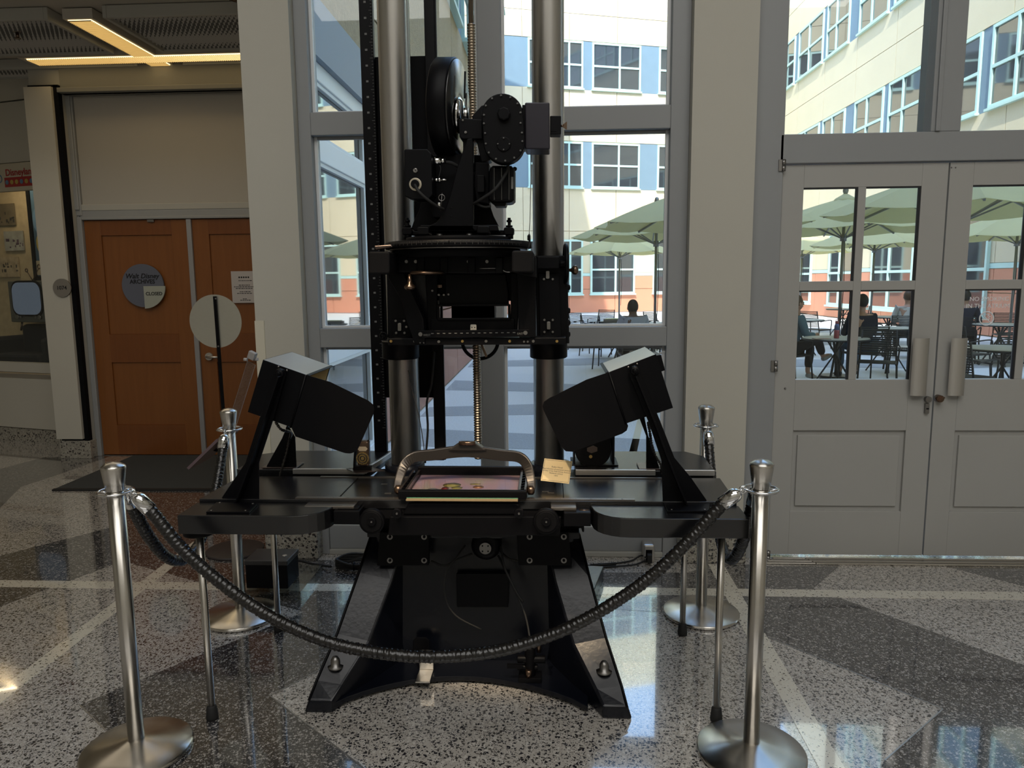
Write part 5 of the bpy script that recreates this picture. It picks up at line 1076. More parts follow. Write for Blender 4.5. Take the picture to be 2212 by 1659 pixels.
pb = pl('motor_box', [(1134,223),(1136,221),(1187,221),(1188,320),(1186,322),(1136,322),(1134,318)], 2.66, .12, M.setdefault('purple_black', mat('purple_black_anodised', (.022,.019,.028), .4, .3)), bev=.004)
pl('box_flange', [(1128,226),(1137,226),(1137,318),(1128,318)], 2.67, .10, 'black')
sb = pl('switch_box', rnd(1188,250,1212,290,2,2), 2.68, .06, 'black', bev=.002)
for px in (1192,1199): pl('switch', rnd(px-2.5,279,px+2.5,284,1,2), 2.678, .003, 'black_matte', sb, bev=0)
c = P(1213,272,2.70); mesh('butterfly_screw', B().cyl((c.x-.004,2.70,c.z),(c.x+.008,2.70,c.z),.004,8).prism([(c.x+.004,2.697,c.z-.004),(c.x+.019,2.697,c.z-.014),(c.x+.019,2.697,c.z+.014),(c.x+.004,2.697,c.z+.004)],(0,.006,0)), 'bronze', sb)
# drive motor under the gear case
dm = pl('drive_motor', [(1056,362),(1064,357),(1104,357),(1111,364),(1111,430),(1106,437),(1060,437),(1055,430)], 2.70, .12, 'black', bev=.012)
for px in (1066,1082,1098): pl('motor_fin', [(px,362),(px+3,362),(px+3,432),(px,432)], 2.694, .01, 'black_satin', dm, bev=.001)
pl('motor_label', rnd(1104,382,1109,408,1,2), 2.699, .002, 'tick', dm, bev=0)
pl('drive_block', [(1027,350),(1056,352),(1056,440),(1030,436),(1024,400)], 2.74, .10, 'black_matte'); pl('drive_block_foot', [(1066,436),(1094,436),(1092,445),(1068,445)], 2.73, .08, 'black')
pl('drive_cover', rnd(1030,378,1046,415,2,2), 2.70, .04, 'black', bev=.002)
c = P(1112,365,2.74); mesh('motor_knob', B().ball(c,.008,12), 'black', dm)
cable('drive_cable', [(1098,356,2.68),(1092,375,2.67),(1070,408,2.66),(1040,430,2.68),(1024,440,2.71)], 2.68, .0055); cable('drive_cable', [(1024,438,2.71),(1045,447,2.70),(1060,446,2.71)], 2.7, .0045)
cable('thin_rod', [(1147,323,2.74),(1147,370,2.74),(1146,420,2.74),(1145,468,2.74),(1143,510,2.74)], 2.74, .0014, m_='bolt'); cable('thin_rod', [(1143,506,2.74),(1144,520,2.74),(1142,536,2.74)], 2.74, .004)
pl('rod_clip', rnd(1139,508,1146,519,1,2), 2.73, .012, 'black')
c = P(1046,378,2.80); mesh('bright_sleeve', B().cyl((P(1022,372,2.76).x,2.76,P(1022,372,2.76).z),(P(1022,382,2.76).x,2.76,P(1022,382,2.76).z),.008,12), 'bolt', st)
# nuts holding the turret to the turntable edges
for px in (843,): pl('latch_lever', [(808,531),(845,528),(848,534),(812,540)], 2.66, .02, 'chrome_dark')
# ---- platen with the artwork
pt = thing('platen_frame', (G(1000,1083,.822).x, 2.66, .822), 'black hinged platen frame with an arched handle holding the artwork on the table', 'platen')
ya, yb = G(1000,1084,.822).y, G(1000,1030,.85).y
xa, xb = P(860,1075,ya).x, P(1137,1075,ya).x
yb = 2.84
mesh('front_bar', B().box(xa,xb,ya,ya+.022,.830,.862), 'black', pt, .003); mesh('back_bar', B().box(xa+.02,xb-.01,yb,yb+.02,.830,.875), 'black', pt, .003)
mesh('bed', B().box(xa+.02,xb-.02,ya+.022,yb,.826,.840), 'black_matte', pt)
for x, s_ in ((xa,1),(xb-.03,-1)):
    sd_ = mesh('side_track', B().box(x,x+.008,ya+.022,yb,.838,.862).box(x+.022,x+.030,ya+.022,yb,.838,.862), 'chrome_dark', pt)
    for k in range(7): y = ya+.035+k*(yb-ya-.04)/7; mesh('track_cross', B().bar((x+.006,y,.855),(x+.024,y+.018,.855),.004,.01), 'black', sd_)
    mesh('pivot_knob', B().lathe([(.008,0),(.018,.006),(.018,.022),(.010,.028)],(x+(.030 if s_ < 0 else 0),ya+.075,.845),(-s_,0,0),20), 'bronze', pt, label='bronze pivot knob')
# arched handle
ysm = ya+.075
hp = [Vector((xa-.018,ysm,.85)), Vector((xa-.012,ysm+.02,.885)), Vector((xa+.002,ysm+.06,.925)), Vector((xa+.035,ysm+.09,.947)), Vector((xa+.10,ysm+.10,.952)), Vector((XM-.04,ysm+.11,.962)), Vector((XM+.03,ysm+.11,.962)), Vector((xb-.10,ysm+.10,.952)), Vector((xb-.035,ysm+.09,.947)), Vector((xb-.002,ysm+.06,.925)), Vector((xb+.012,ysm+.02,.885)), Vector((xb+.018,ysm,.85))]
hq = smooth_path(hp, 5); b_ = B()
for a, b2 in zip(hq[:-1], hq[1:]): pass
N_ = len(hq); vs = []; fs = []
for i, q in enumerate(hq):
    t_ = (hq[min(i+1,N_-1)]-hq[max(i-1,0)]).normalized(); nn = Vector((0,1,0)); up = t_.cross(nn).normalized()*-1; mid = sin(pi*i/(N_-1)); w = .010; h = .014+.008*mid
    for sa, sb_ in ((-1,-1),(1,-1),(1,1),(-1,1)): vs.append(q + nn*w*sa + up*h*sb_)
for i in range(N_-1):
    for j in range(4): j2 = (j+1) % 4; fs.append((i*4+j, i*4+j2, (i+1)*4+j2, (i+1)*4+j))
fs += [(0,3,2,1), tuple((N_-1)*4+j for j in range(4))]
mesh('arch_handle', b_.add(vs, fs), M.setdefault('hammered', mat('dark_grey_cast_handle', (.04,.035,.032), .3, .5)), pt, .004, 'dark cast arched handle')
cz = .985; mesh('handle_yoke', B().prism([(XM-.07,ysm+.09,.97),(XM+.075,ysm+.09,.97),(XM+.03,ysm+.09,1.0),(XM-.025,ysm+.09,1.0)],(0,.04,0)), 'hammered', pt, .003); mesh('yoke_roller', B().cyl((XM-.028,ysm+.085,1.0),(XM+.034,ysm+.085,1.0),.008,16), 'bronze', pt)
aw_ = thing('artwork', (XM, 2.7, .84), 'pink and lilac painted artwork under glass in the platen frame', 'artwork')
def artmat():
    M_ = bpy.data.materials.new('pink_lilac_painting'); M_.use_nodes = True; n = M_.node_tree; b2 = n.nodes['Principled BSDF']
    g = n.nodes.new('ShaderNodeTexCoord'); mp = n.nodes.new('ShaderNodeMapping'); mp.inputs['Scale'].default_value = (9,3,1); t = n.nodes.new('ShaderNodeTexNoise'); t.inputs['Scale'].default_value = 1.2; t.inputs['Detail'].default_value = 3
    r = n.nodes.new('ShaderNodeValToRGB'); e = r.color_ramp.elements; e[0].position = .3; e[0].color = (.42,.36,.26,1); e[1].position = .72; e[1].color = (.42,.30,.50,1); x = e.new(.5); x.color = (.55,.30,.36,1)
    n.links.new(g.outputs['Object'], mp.inputs[0]); n.links.new(mp.outputs[0], t.inputs[0]); n.links.new(t.outputs[0], r.inputs[0]); n.links.new(r.outputs[0], b2.inputs['Base Color']); b2.inputs['Roughness'].default_value = .45; return M_
mesh('sheet', B().box(xa+.034,xb-.034,ya+.03,yb-.005,.8405,.8425), artmat(), aw_)
for k, (u, v, w_, hh_, cc) in enumerate(((.36,.45,.05,.03,'yel'),(.42,.3,.03,.02,'yel'),(.31,.25,.02,.03,'red'),(.36,.15,.03,.02,'paper'),(.62,.35,.03,.02,'redyel'),(.58,.5,.03,.01,'yel'),(.20,.2,.03,.02,'paper'),(.08,.12,.02,.02,'paper'))):
    M.setdefault('redyel', mat('orange_paint', (.5,.18,.08), .5)); X_ = xa+.034+(xb-xa-.068)*u; Y_ = ya+.03+(yb-ya-.035)*v
    b_ = B(); b_.lathe([(1,0),(0,.0004)],(0,0,0),n=14); b_.v = [Vector((X_+q.x*w_*.7, Y_+q.y*hh_, .8427+q.z)) for q in b_.v]; mesh('painted_shape', b_, cc, aw_)
mesh('glass_sheet', B().box(xa+.034,xb-.034,ya+.03,yb-.005,.8445,.8475), 'glass', aw_)
rs = mesh('wooden_rule', B().box(P(878,1083,ya-.01).x, P(1119,1083,ya-.01).x, ya-.022, ya-.004, .830, .836), M.setdefault('rulewood', mat('worn_pale_rule', (.30,.22,.12), .45)), None, .001, 'thin pale wooden rule along the front of the platen', cat='ruler')
mesh('green_stripe', B().box(P(878,1083,ya-.01).x, P(1119,1083,ya-.01).x, ya-.0065, ya-.004, .836, .8385), M.setdefault('greenp', mat('green_edge', (.10,.28,.18), .5)), rs)
# ---- caption card
q = [P(1168,1038,2.72), P(1229,1045,2.70), P(1237,998,2.75), P(1175,990,2.77)]
cc_ = thing('caption_card', tuple(Vector((q[0].x+.05, 2.71, .822))), 'cream caption card with black border leaning on the table right of the artwork', 'card')
u_ = (q[1]-q[0]).normalized(); v_ = (q[3]-q[0]); v_ = (v_-u_*v_.dot(u_)).normalized(); n_ = u_.cross(v_); w_, h_ = (q[1]-q[0]).length, (q[3]-q[0]).length
o_ = Vector(q[0]); 
sh_ = .822+.003 - min(v.z for v in q)
o_.z += sh_ if abs(sh_) < .02 else 0
M['cardm'] = mat('cream_card', (.72,.56,.30), .6)
def cq(b_, a0, a1, b0, b1, d0, d1): f = lambda a, b2, d: o_+u_*a*w_+v_*b2*h_+n_*d; return b_.hexa([f(a0,b0,d0),f(a1,b0,d0),f(a1,b1,d0),f(a0,b1,d0),f(a0,b0,d1),f(a1,b0,d1),f(a1,b1,d1),f(a0,b1,d1)])
mesh('card', cq(B(),0,1,0,1,-.003,0), 'cardm', cc_)
b_ = B(); e = .0007
for a0,a1,b0,b1 in ((.03,.97,.045,.055),(.03,.97,.945,.955),(.03,.038,.045,.955),(.962,.97,.045,.955)): cq(b_,a0,a1,b0,b1,0,.0003)
mesh('border_line', b_, 'ink', cc_)
rt = Matrix((u_, v_, n_)).transposed().to_euler()
for s_, yy, sz in (('Robin Hood',.66,.0085),('Reproduction of animation artwork',.56,.0075),('Courtesy of the Walt Disney Animation',.47,.0072),('Research Library',.38,.0075),('1973',.28,.0075)):
    text('lettering', s_, o_+u_*w_*.5+v_*h_*yy+n_*.0005, sz, 'ink', cc_, rot=rt, ext=.0001)
mesh('easel_leg', B().bar(o_+u_*w_*.5+v_*h_*.7-n_*.004, Vector((o_.x+w_*.5, o_.y+.075, .823)), .003, .012), 'ink', cc_)
# ---- meter on a bracket (left shelf) 
mp0 = G(787,1016,zsf)
me_ = thing('light_meter', (mp0.x, mp0.y, zsf), 'small upright dark bronze light meter with a round dial on a black bracket, left shelf', 'meter')
bx = mp0.x
mesh('foot_plate', B().prism([(bx-.085,mp0.y+.02,zsf),(bx-.02,mp0.y-.05,zsf),(bx+.085,mp0.y-.01,zsf),(bx+.01,mp0.y+.05,zsf)],(0,0,.003)), 'chrome_dark', me_)
mesh('bracket', B().prism([(bx-.045,mp0.y-.01,zsf+.003),(bx-.045,mp0.y+.02,zsf+.003),(bx-.03,mp0.y+.02,zsf+.16),(bx-.03,mp0.y-.01,zsf+.16)],(.008,0,0)).box(bx-.04,bx+.03,mp0.y-.012,mp0.y+.012,zsf+.003,zsf+.02), 'black', me_, .002)
mesh('body', B().box(bx-.025,bx+.025,mp0.y-.018,mp0.y+.018,zsf+.022,zsf+.125), 'bronze', me_, .008, 'dark polished body')
dl_ = mesh('dial', B().cyl((bx,mp0.y-.022,zsf+.055),(bx,mp0.y-.018,zsf+.055),.026,32), 'brass', me_, label='round graduated dial'); mesh('dial_ring', B().torus((bx,mp0.y-.023,zsf+.055),(0,1,0),.018,.002,28,6).torus((bx,mp0.y-.023,zsf+.055),(0,1,0),.009,.002,20,6), 'ink', dl_)
b_ = B()
for k in range(20): a = k*pi/10; b_.bar((bx+cos(a)*.020,mp0.y-.0225,zsf+.055+sin(a)*.020),(bx+cos(a)*.025,mp0.y-.0225,zsf+.055+sin(a)*.025),.0014,.001)
mesh('dial_marks', b_, 'ink', dl_)
mesh('reading_window', B().prism([(bx-.018,mp0.y-.0185,zsf+.092),(bx-.012,mp0.y-.0185,zsf+.085),(bx+.014,mp0.y-.0185,zsf+.085),(bx+.022,mp0.y-.0185,zsf+.094),(bx+.014,mp0.y-.0185,zsf+.103),(bx-.012,mp0.y-.0185,zsf+.103)],(0,-.0015,0)), M.setdefault('palemet', mat('pale_meter_face', (.55,.46,.34), .4, .3)), me_)
# ---- round counter in U bracket (right shelf)
c = P(1283,962,3.02); cv = thing('frame_counter', (c.x, 3.05, zsf), 'round black counter gauge held in a U-shaped black bracket on the right shelf', 'gauge')
R_ = .075
b_ = B()
mesh('bracket', B().box(c.x-.085,c.x-.078,3.0,3.12,zsf,zsf+.06).box(c.x+.075,c.x+.084,3.0,3.12,zsf,zsf+.105).cyl((c.x+.075,3.06,zsf+.105),(c.x+.084,3.06,zsf+.105),.06,28).box(c.x-.095,c.x+.10,2.99,3.13,zsf,zsf+.005), 'black', cv, .002)
mesh('body', B().cyl((c.x-.005,2.99,c.z-.012),(c.x-.005,3.09,c.z-.012),R_,40).cyl((c.x+.03,3.0,c.z+.02),(c.x+.03,3.10,c.z+.02),.04,28), 'black', cv, .004)
mesh('screw_head', B().cyl((c.x-.015,2.986,c.z-.04),(c.x-.015,2.992,c.z-.04),.007,14), 'brass', cv)
mesh('data_plate', B().prism([(c.x-.03,2.988,c.z-.018),(c.x-.012,2.988,c.z-.026),(c.x+.012,2.988,c.z-.018),(c.x+.012,2.988,c.z-.002),(c.x-.005,2.988,c.z+.006),(c.x-.03,2.988,c.z-.004)],(0,.002,0)), 'chrome_dark', cv); mesh('paper_label', B().box(c.x+.026,c.x+.052,2.997,2.9995,c.z+.012,c.z+.034), 'cardm', cv, .001, 'small cream paper label')
# ---- flood lamps
def lamp(side, label):
    L = side < 0
    t_ = thing('flood_lamp', tuple(P(500 if L else 1482,1098,2.48)), label, 'lamp', 'flood lamps on the table')
    yf, yk = 2.60, 2.90
    A_ = [(568,777),(662,810),(629,923),(535,890)] if L else [(1315,804),(1417,765),(1454,881),(1352,915)]
    q = [P(x, y, yf) for x, y in A_]
    # four wall plates of the housing so the mouth is open
    if L: tl, tr, br, bl = q
    else: tr, tl, bl, br = q        # tl/bl = closed back end, tr/br = mouth
    dp = Vector((0, yk-yf, 0)); th_ = .003
    cen = (tl+tr+br+bl)/4
    ins = lambda v: v + (cen-v).normalized()*.004
    h = B().prism([tl,tr,br,bl],(0,th_,0)); mesh('side_plate', h, 'black', t_, .001); mesh('side_plate', B().prism([v+dp-Vector((0,th_,0)) for v in (tl,tr,br,bl)],(0,th_,0)), 'black', t_, .001)
    def wallp(nm, a, b2, m_, lb=None):
        nrm = (cen-(a+b2)/2); nrm.y = 0; d_ = (b2-a).normalized(); nrm = (nrm - d_*nrm.dot(d_)).normalized()*th_
        a2, b3 = a+Vector((0,th_,0)), b2+Vector((0,th_,0)); D = dp-Vector((0,2*th_,0)); return mesh(nm, B().prism([a2,b3,b3+nrm,a2+nrm], D), m_, t_, .0008, lb)
    wallp('top_plate', tl, tr, M.setdefault('lamp_top', mat('pale_grey_lamp_top', (.46,.45,.42), .32, .35)), 'pale grey top plate'); wallp('bottom_plate', bl, br, 'black'); wallp('back_plate', tl, bl, 'black')
    rf = B().prism([ins(tr).lerp(tl,.55)+Vector((0,.02,0)), ins(br).lerp(bl,.55)+Vector((0,.02,0)), ins(br).lerp(bl,.58)+Vector((0,.02,0)), ins(tr).lerp(tl,.58)+Vector((0,.02,0))], dp-Vector((0,.04,0)))
    mesh('reflector', rf, M.setdefault('reflector', mat('gold_glow_reflector', (.90,.72,.36), .5, .1)), t_)
    for py_ in (0,): pass
    fl_ = [(662,810),(713,825),(795,865),(806,874),(808,886),(806,896),(776,964),(768,976),(757,980),(745,979),(638,943),(629,923)] if L else [(1315,804),(1267,820),(1186,860),(1175,868),(1172,878),(1174,886),(1212,964),(1222,975),(1238,976),(1344,937),(1354,930),(1357,920),(1352,908)]
    fq = [P(x, y, yf-.006) for x, y in fl_]; mesh('barn_door', B().prism(fq,(0,.0025,0)), 'black', t_, .0008, 'large rounded black barn door flap')
    mesh('gold_glow_liner', B().prism([v+dp-Vector((0,th_+.003,0)) for v in (ins(tl),ins(tr),ins(br),ins(bl))],(0,.002,0)), M.setdefault('reflector', mat('gold_glow_reflector', (.90,.72,.36), .5, .1)), t_)  # added liner, its gold lightened to stand for warm light inside the housing
    hx = (tr+Vector((0,-.008,0)), br+Vector((0,-.008,0))); mesh('hinge_pin', B().cyl(hx[0],hx[1],.0035,8), 'black', t_)
    b_ = B(); 
    lipo = (tr-tl).normalized()*.012
    mesh('mouth_lip', B().prism([tr,tr+lipo,tr+lipo+dp,tr+dp],(tr-tl).normalized().cross(Vector((0,1,0)))*(.002 if L else -.002)), 'black', t_)
    # front arm: tapering angle plate with rib, on a foot plate
    arm = [(592,806),(596,798),(605,795),(614,799),(617,808),(588,912),(559,1000),(559,1090),(470,1088),(530,1000),(562,899)] if L else [(1358,806),(1362,797),(1371,794),(1380,798),(1383,806),(1424,904),(1457,989),(1493,1032),(1531,1087),(1432,1087),(1429,995),(1401,912)]
    pt_ = B().prism([P(x, y, yf-.02) for x, y in arm],(0,.006,0)); mesh('arm', pt_, 'black', t_, .001, 'tapering black support arm')
    rib = [(606,812),(575,905),(545,1000),(512,1088)] if L else [(1373,812),(1412,908),(1442,990),(1482,1088)]
    b_ = B()
    for a, b2 in zip(rib[:-1], rib[1:]): b_.bar(P(*a, yf-.045), P(*b2, yf-.045), .05, .006, (0,0,1) if False else (1,0,0))
    mesh('arm_rib', b_, 'black', t_, .001)
    ft = [(445,1109),(538,1109),(557,1090),(468,1088)] if L else [(1442,1107),(1532,1107),(1533,1087),(1432,1085)]
    fq = [G(x, y, .812) for x, y in ft]; mesh('foot_plate', B().prism([Vector((v.x, v.y, ZT+.001)) for v in fq],(0,0,.007)), 'black', t_, .001)
    for v in fq: 
        c_ = (v + (sum(fq, Vector())/4 - v)*.2); mesh('bolt', B().cyl((c_.x,c_.y,ZT+.008),(c_.x,c_.y,ZT+.0105),.004,10), 'bolt', t_)
    kx = (605,806) if L else (1371,800); pv = P(*kx, yf-.02); mesh('pivot_knob', B().lathe([(.016,0),(.017,.004),(.015,.012),(.008,.014),(.007,.02),(0,.021)],pv,(0,-1,0),24), 'black', t_, .001)
    kx = (574,908) if L else (1408,898); pv = P(*kx, yf-.02); mesh('arm_bolt', B().cyl(pv, pv-Vector((0,.008,0)), .010, 16), 'black', t_)
    for x, y in ((602,792),(620,800)) if L else ((1357,793),(1376,786)): pv = P(x, y, yf); mesh('rivet', B().ball(pv-Vector((0,.001,0)),.0045,8), 'bolt', t_)
    ra = [(562,1032),(609,947),(621,918),(637,944),(641,1030)] if L else [(1380,900),(1392,900),(1400,940),(1430,1026),(1396,1028),(1396,942)]
    mesh('arm', B().prism([P(x, y, 2.945) for x, y in ra],(0,.006,0)), 'black', t_, .001)
    pv = P(*((621,925) if L else (1386,905)), 2.945); tp_ = (tl+tr)/2+dp; mesh('arm_extension', B().bar(pv, Vector((tp_.x, 2.945, tp_.z-.03)), .006, .03, (0,1,0)), 'black', t_)
    z = zsf; fr_ = P(*((600,1030) if L else (1412,1028)), 2.945); mesh('foot_plate', B().box(fr_.x-.06,fr_.x+.085,2.93,3.03,z,z+.005), 'chrome_dark', t_, .001)
    # armoured cable
    cpts = [(595,911,2.70),(608,928,2.72),(628,934,2.80),(625,950,2.92),(617,985,2.93),(604,1028,2.93)] if L else [(1400,912,2.75),(1404,935,2.80),(1408,960,2.85),(1416,985,2.9),(1428,1005,2.92),(1430,1026,2.93)]
    sp = smooth_path([P(x, y, d_) for x, y, d_ in cpts], 14); mesh('armoured_cable', B().tube(sp, lambda u: .0048+.0014*(1 if int(u*90) % 2 else -1), 8), M.setdefault('armour', mat('dark_flexible_conduit', (.07,.065,.06), .35, .7)), t_)
    if not L:
        v0 = P(1425,772,2.66); mesh('vent_cap', B().prism([P(1417,768,2.66),P(1428,766,2.66),P(1437,800,2.66),P(1428,803,2.66)],(0,.12,0)), 'black', t_, .002); mesh('bright_strip', B().bar(P(1410,768,2.72),P(1436,760,2.84),.003,.006), 'lamp_top', t_)
    return t_
lamp(-1, 'left flood lamp: black box on tapering arms, barn door flap slanting down to the right')
lamp(1, 'right flood lamp: black box on tapering arms, barn door flap slanting down to the left')
# ================================================================ STANCHIONS AND ROPES
def stanchion():
    t_ = thing('stanchion', (0,0,0), None, None)
    mesh('base', B().lathe([(.176,0),(.180,.004),(.180,.013),(.175,.017),(.12,.028),(.06,.039),(.030,.048)],n=72), 'steel_base', t_, label='wide domed steel base')
    mesh('post', B().cyl((0,0,.04),(0,0,.925),.0265,40), 'steel', t_)
    mesh('cap', B().lathe([(.024,.925),(.0285,.93),(.038,1.000),(.0385,1.008),(.036,1.012),(.022,1.021),(0,1.024)],n=40), 'steel', t_)
    r_ = B(); r_.torus((0,0,.918),(0,0,1),.0285,.004,32,8).torus((0,0,.925),(0,0,1),.055,.0042,40,8)
    for k in range(4): a = k*pi/2; r_.cyl((cos(a)*.028,sin(a)*.028,.92),(cos(a)*.055,sin(a)*.055,.925),.0035,8)
    mesh('rope_ring', r_, 'chrome', t_); return t_
sl = []
s0_ = stanchion()
for i, (px, py, lab) in enumerate(((297,1622,'nearest left steel rope stanchion, its base cut by the bottom edge'),(1622,1628,'nearest right steel rope stanchion, in front of the grey doors'),(521,1331,'far left steel rope stanchion behind the left table legs'),(1514,1326,'far right steel rope stanchion behind the table, by the cream pier'))):
    c = G(px, py); 
    if i == 0: o_ = s0_; o_.location = (c.x, c.y, .002); tag(o_, lab, 'stanchion', 'brushed steel rope stanchions')
    else: o_ = dup(s0_, (c.x, c.y, .002), 0, lab)
    sl.append(Vector((c.x, c.y, 0)))
bpy.context.view_layer.update()
def rope(name, pts, lab, e0=True, e1=True, r=.0205):
    t_ = thing(name, tuple(Vector(pts[len(pts)//2])), lab, 'rope', 'black ruched leather ropes')
    sp = smooth_path(pts, 16); tot = sum((b2-a).length for a, b2 in zip(sp[:-1], sp[1:]))
    N_ = int(tot/.0042); cum = [0]
    for a, b2 in zip(sp[:-1], sp[1:]): cum.append(cum[-1]+(b2-a).length)
    def at_(d):
        import bisect
        k = min(max(bisect.bisect(cum, d)-1, 0), len(sp)-2); f = (d-cum[k])/(cum[k+1]-cum[k]); return sp[k].lerp(sp[k+1], f)
    s0, s1 = .075, tot-.075; Q = []
    rr_ = random.Random(len(pts)*7+int(tot*100))
    b_ = B(); n = 14; N_ = int((s1-s0)/.0028); k0 = 0; prev = None
    for i in range(N_+1):
        d = s0+(s1-s0)*i/N_; p_ = at_(d); t1 = (at_(d+.003)-at_(d-.003)).normalized()
        x = t1.orthogonal().normalized() if prev is None else (prev-t1*prev.dot(t1)).normalized(); prev = x; y = t1.cross(x)
        for j in range(n):
            a = 2*pi*j/n; ruch = .0011*sin((d+.006*sin(a*2+d*31)+.004*sin(a*3-d*67))*2*pi/.0105) + .0009*sin((d-.007*sin(a+d*19))*2*pi/.0187) + .0006*sin(a*5+d*140) + rr_.uniform(-.0004,.0004)
            b_.v.append(p_ + (x*cos(a)+y*sin(a))*(r+ruch))
    for i in range(N_):
        for j in range(n): j2 = (j+1) % n; b_.f.append((i*n+j, i*n+j2, (i+1)*n+j2, (i+1)*n+j)); b_.sm.append(True)
    mesh('sleeve', b_, 'leather', t_, label='ruched black leather sleeve')
    for en, d0, d1, on in ((0, .085, .0, e0), (1, tot-.085, tot, e1)):
        if not on: continue
        a = at_(d0); e_ = at_(d0 + (d1-d0)*.85); ax = (e_-a).normalized()
        mesh('end_cap', B().lathe([(r+.0035,0),(r+.0035,.05),(r+.001,.062),(.010,.072),(.004,.074)],a,ax,24), 'chrome', t_, label='polished chrome end cap')
        hk = a+ax*.074; end = Vector(pts[0] if en == 0 else pts[-1]); mesh('snap_hook', B().tube([hk, hk.lerp(end,.6)],.005,8).torus(hk.lerp(end,.85),(ax.cross(Vector((0,0,1)))),.011,.003,16,6), 'chrome', t_)
    return t_
zr_ = .925
def ringpt(c, dx, dy): d = Vector((dx,dy,0)).normalized(); return Vector((c.x+d.x*.055, c.y+d.y*.055, zr_))
a = ringpt(sl[0], 1, 0); b2 = ringpt(sl[1], -1, 0)
fp = [(330,1108),(400,1192),(500,1276),(600,1340),(720,1390),(850,1414),(960,1418),(1080,1405),(1200,1368),(1300,1318),(1400,1250),(1480,1176),(1550,1100)]
def fy(px): u = (px-330)/1220; return a.y+(b2.y-a.y)*u - .0
rope('rope_front', [a]+[P(300,1078,fy(300))]+[P(x, y, fy(x)) for x, y in fp]+[P(1583,1068,fy(1583)), b2], 'long front black leather rope sagging across the stand between the two nearest posts').name = 'barrier_rope'
def srope(c0, c1, sag, lab):
    d = (c1-c0).normalized(); p0 = Vector((c0.x,c0.y,zr_))+d*.055; p1 = Vector((c1.x,c1.y,zr_))-d*.055; pts = [p0]
    for k in range(1,12): u = k/12; w = 2*u-1; pts.append(p0.lerp(p1,u) - Vector((0,0,sag*(1-abs(w)**2.05))))
    rope('barrier_rope', pts+[p1], lab)
srope(sl[2], sl[0], .42, 'left black leather rope hanging between the far left and near left posts'); srope(sl[3], sl[1], .42, 'right black leather rope hanging steeply from the far right post behind the table')
# ================================================================ OTHER THINGS ON THE FLOOR
# round sign on a thin pole with tilted panel
by = 3.62; c = G(508,1190); cx_ = P(466,694,c.y)
sg = thing('disc_sign_stand', (c.x, c.y, 0), 'round brushed aluminium sign on a thin black pole in front of the wooden doors', 'sign stand')
mesh('base', B().lathe([(.165,0),(.168,.004),(.168,.012),(.16,.016),(.02,.02)],(c.x,c.y,0),n=48), M.setdefault('basebrown', mat('dark_brown_steel_base', (.035,.028,.028), .5)), sg)
pz1 = P(466,640,c.y); 
mesh('pole', B().bar(Vector((c.x-.01,c.y,.02)), Vector((pz1.x,c.y-.012,pz1.z)), .018, .010, (0,1,0)), 'black', sg)
dd = mesh('disc', B().cyl((cx_.x,c.y,cx_.z),(cx_.x,c.y-.003,cx_.z),58.5*c.y/FPX,64), M.setdefault('discal', mat('brushed_disc_aluminium', (.60,.58,.50), .34, .8, noise=(40,.06,(1,1,8)))), sg, label='brushed aluminium disc')
for py in (645,748): q = P(466+(py-640)*.055,py,c.y-.014); mesh('screw', B().cyl(q, q+Vector((0,-.004,0)), .005, 10), 'bolt', dd)
pq = [P(424,1004,c.y-.2),P(436,1002,c.y-.2),P(486,962,c.y+.05),P(492,935,c.y+.05),P(468,942,c.y+.05)]
u0_ = P(430,1000,c.y-.05); u1_ = P(492,940,c.y-.05)
mesh('tilted_panel', B().obox((u0_+u1_)/2,(u1_-u0_),(0,1,0),(u1_-u0_).cross(Vector((0,1,0))),(u1_-u0_).length/2,.14,.008), M.setdefault('pinkp', mat('muted_pink_graphic', (.16,.11,.12), .3, noise=(8,.3))), sg, .001, 'tilted graphic panel edge-on')
mesh('panel_bracket', B().bar((u0_+u1_)/2, Vector((c.x-.02,c.y,(u0_+u1_).z/2-.03)), .02,.02), 'black', sg)
# clear acrylic holder with black lock box
c0 = G(560,1290,.01); ac = thing('acrylic_tray', (c0.x, c0.y, 0), 'clear acrylic tray on the floor under the black lock box', 'tray')
bx0, bx1, by0, by1 = G(490,1290,.03).x, G(645,1290,.03).x, G(645,1296,0).y, G(640,1236,0).y
def asl(z0, z1, w=.004): b_ = B(); b_.box(bx0,bx1,by0,by0+w,z0,z1).box(bx0,bx1,by1-w,by1,z0,z1).box(bx0,bx0+w,by0+w,by1-w,z0,z1).box(bx1-w,bx1,by0+w,by1-w,z0,z1).box(bx0,bx1,by0,by1,z1,z1+w); return b_
mesh('acrylic_base', asl(.002,.04), 'acrylic', ac)
pA, pB = P(500,922,3.76), P(543,785,3.62); d_ = (pB-pA).normalized()
mesh('clear_arm', B().bar(pA, pB, .045, .012, (0,1,0)), 'acrylic', sg, .002, 'leaning clear acrylic arm'); mesh('arm_mount', B().bar(pA, Vector((c.x-.0,c.y,pA.z-.05)), .02, .02), 'black', sg); pe = P(545,768,3.61)
mesh('post_clamp', B().obox(pe,d_,(0,1,0),d_.cross(Vector((0,1,0))),.022,.018,.018), M.setdefault('clampw', mat('frosted_white_clamp', (.42,.40,.39), .35)), sg, .003)
for k in (-1,1): q = pe - d_*.026; mesh('clamp_wing', B().cyl(q+Vector((k*.018,0,0)), q+Vector((k*.036,0,.002)), .008, 12), 'clampw', sg)
bq0, bq1 = P(539,1262,3.60), P(628,1262,3.60)
lbx = thing('lock_box', ((bq0.x+bq1.x)/2, 3.65, .046), 'black metal lock box with a small keyhole standing on the clear acrylic base', 'box')
zb2 = .046; w3 = .22
mesh('body', B().box(bq0.x,bq1.x,by0+.03,by0+.20,zb2,zb2+.125), 'black_matte', lbx, .004)
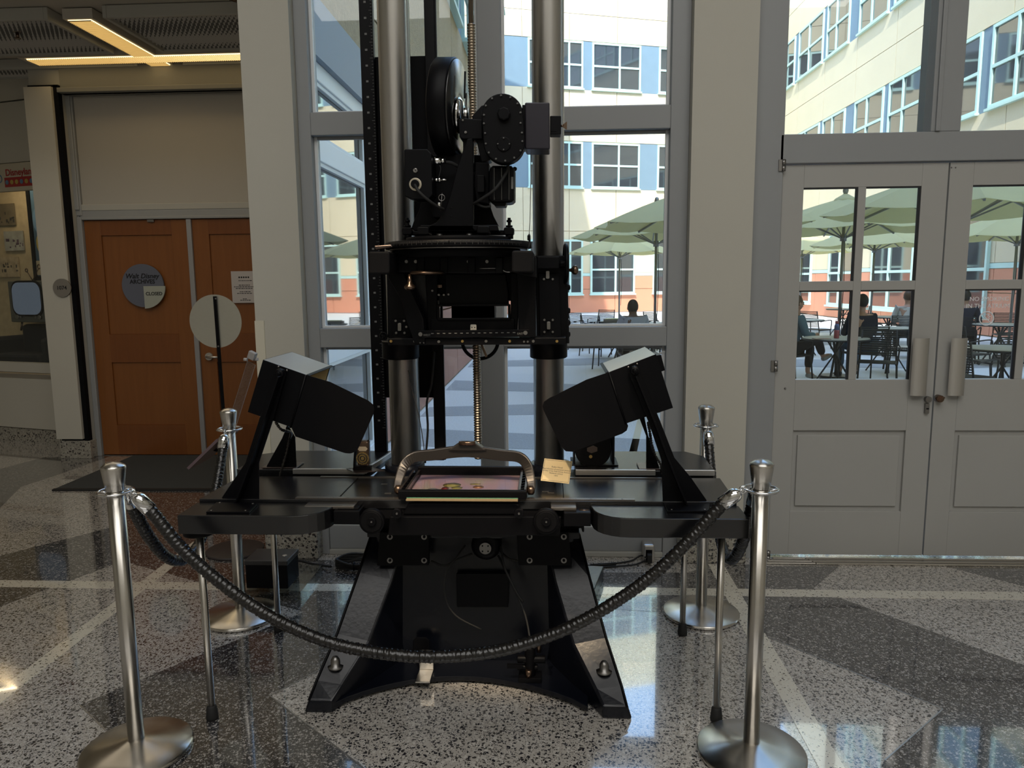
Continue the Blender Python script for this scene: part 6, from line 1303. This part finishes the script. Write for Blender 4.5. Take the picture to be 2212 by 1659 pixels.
ld_ = mesh('lid', B().box(bq0.x-.004,bq1.x+.004,by0+.026,by0+.204,zb2+.125,zb2+.15), M.setdefault('boxlid', mat('dark_grey_lid', (.035,.034,.034), .45)), lbx, .004); mesh('keyhole', B().cyl((bq1.x-.035,by0+.1,zb2+.15),(bq1.x-.035,by0+.1,zb2+.153),.012,16), 'chrome', ld_)
# cable coil
cc1 = G(770,1222); coil = thing('cable_coil', (cc1.x, cc1.y, 0), 'coil of black cable on the floor below the central window', 'cable')
for k in range(5):
    R1 = .105+.008*k; b_ = B(); b_.tube([Vector((cc1.x+.02+cos(t*2*pi/40)*R1*1.25+.01*k, cc1.y-.01+sin(t*2*pi/40)*R1*.62, .008+.009*k+.005*sin(t*.7+k))) for t in range(40)], .0075, 8, closed=True); mesh('cable_loop', b_, 'rubber', coil)
mesh('cable_tail', B().tube(smooth_path([Vector((bq1.x,by0+.15,.07)),G(640,1212,.03),G(680,1219,.012),G(715,1224,.02)],6),.007,8), 'rubber', coil); mesh('cable_tie', B().torus((cc1.x+.01,cc1.y-.085,.03),(1,0,0),.022,.004,14,6), 'black', coil)
# outlet and plug cable on the right
o1 = P(1398,1186,YF); ot = thing('power_outlet', (o1.x, YF, o1.z-.05), 'silver surface power outlet box on the sill panel below the right window', 'outlet')
mesh('outlet_box', B().box(o1.x-.032,o1.x+.032,4.09,YF+.012,o1.z-.055,o1.z+.055), 'alu', ot, .01); mesh('socket_face', B().box(o1.x-.018,o1.x+.018,4.086,4.09,o1.z-.035,o1.z+.025), 'black', ot, .002)
pc_ = thing('power_cable', (o1.x, 4.05, o1.z), 'black power cable with plug running from the outlet along the floor to the stand', 'cable')
mesh('plug', B().box(o1.x-.013,o1.x+.013,4.045,4.086,o1.z-.04,o1.z+.01), 'rubber', pc_, .004)
mesh('cord', B().tube(smooth_path([Vector((o1.x,4.05,o1.z-.02)),G(1385,1200,.03),G(1365,1211,.008),G(1330,1217,.008),G(1275,1222,.008),G(1230,1226,.008)],6),.005,8), 'rubber', pc_)
mesh('cord', B().tube(smooth_path([Vector((o1.x+.005,4.06,o1.z-.035)),G(1392,1212,.01),G(1370,1220,.008),G(1320,1224,.008),G(1275,1226,.008)],6),.005,8), 'rubber', pc_); mesh('inline_switch', B().tube([G(1276,1222,.014),G(1330,1218,.014)],.010,8), 'rubber', pc_)
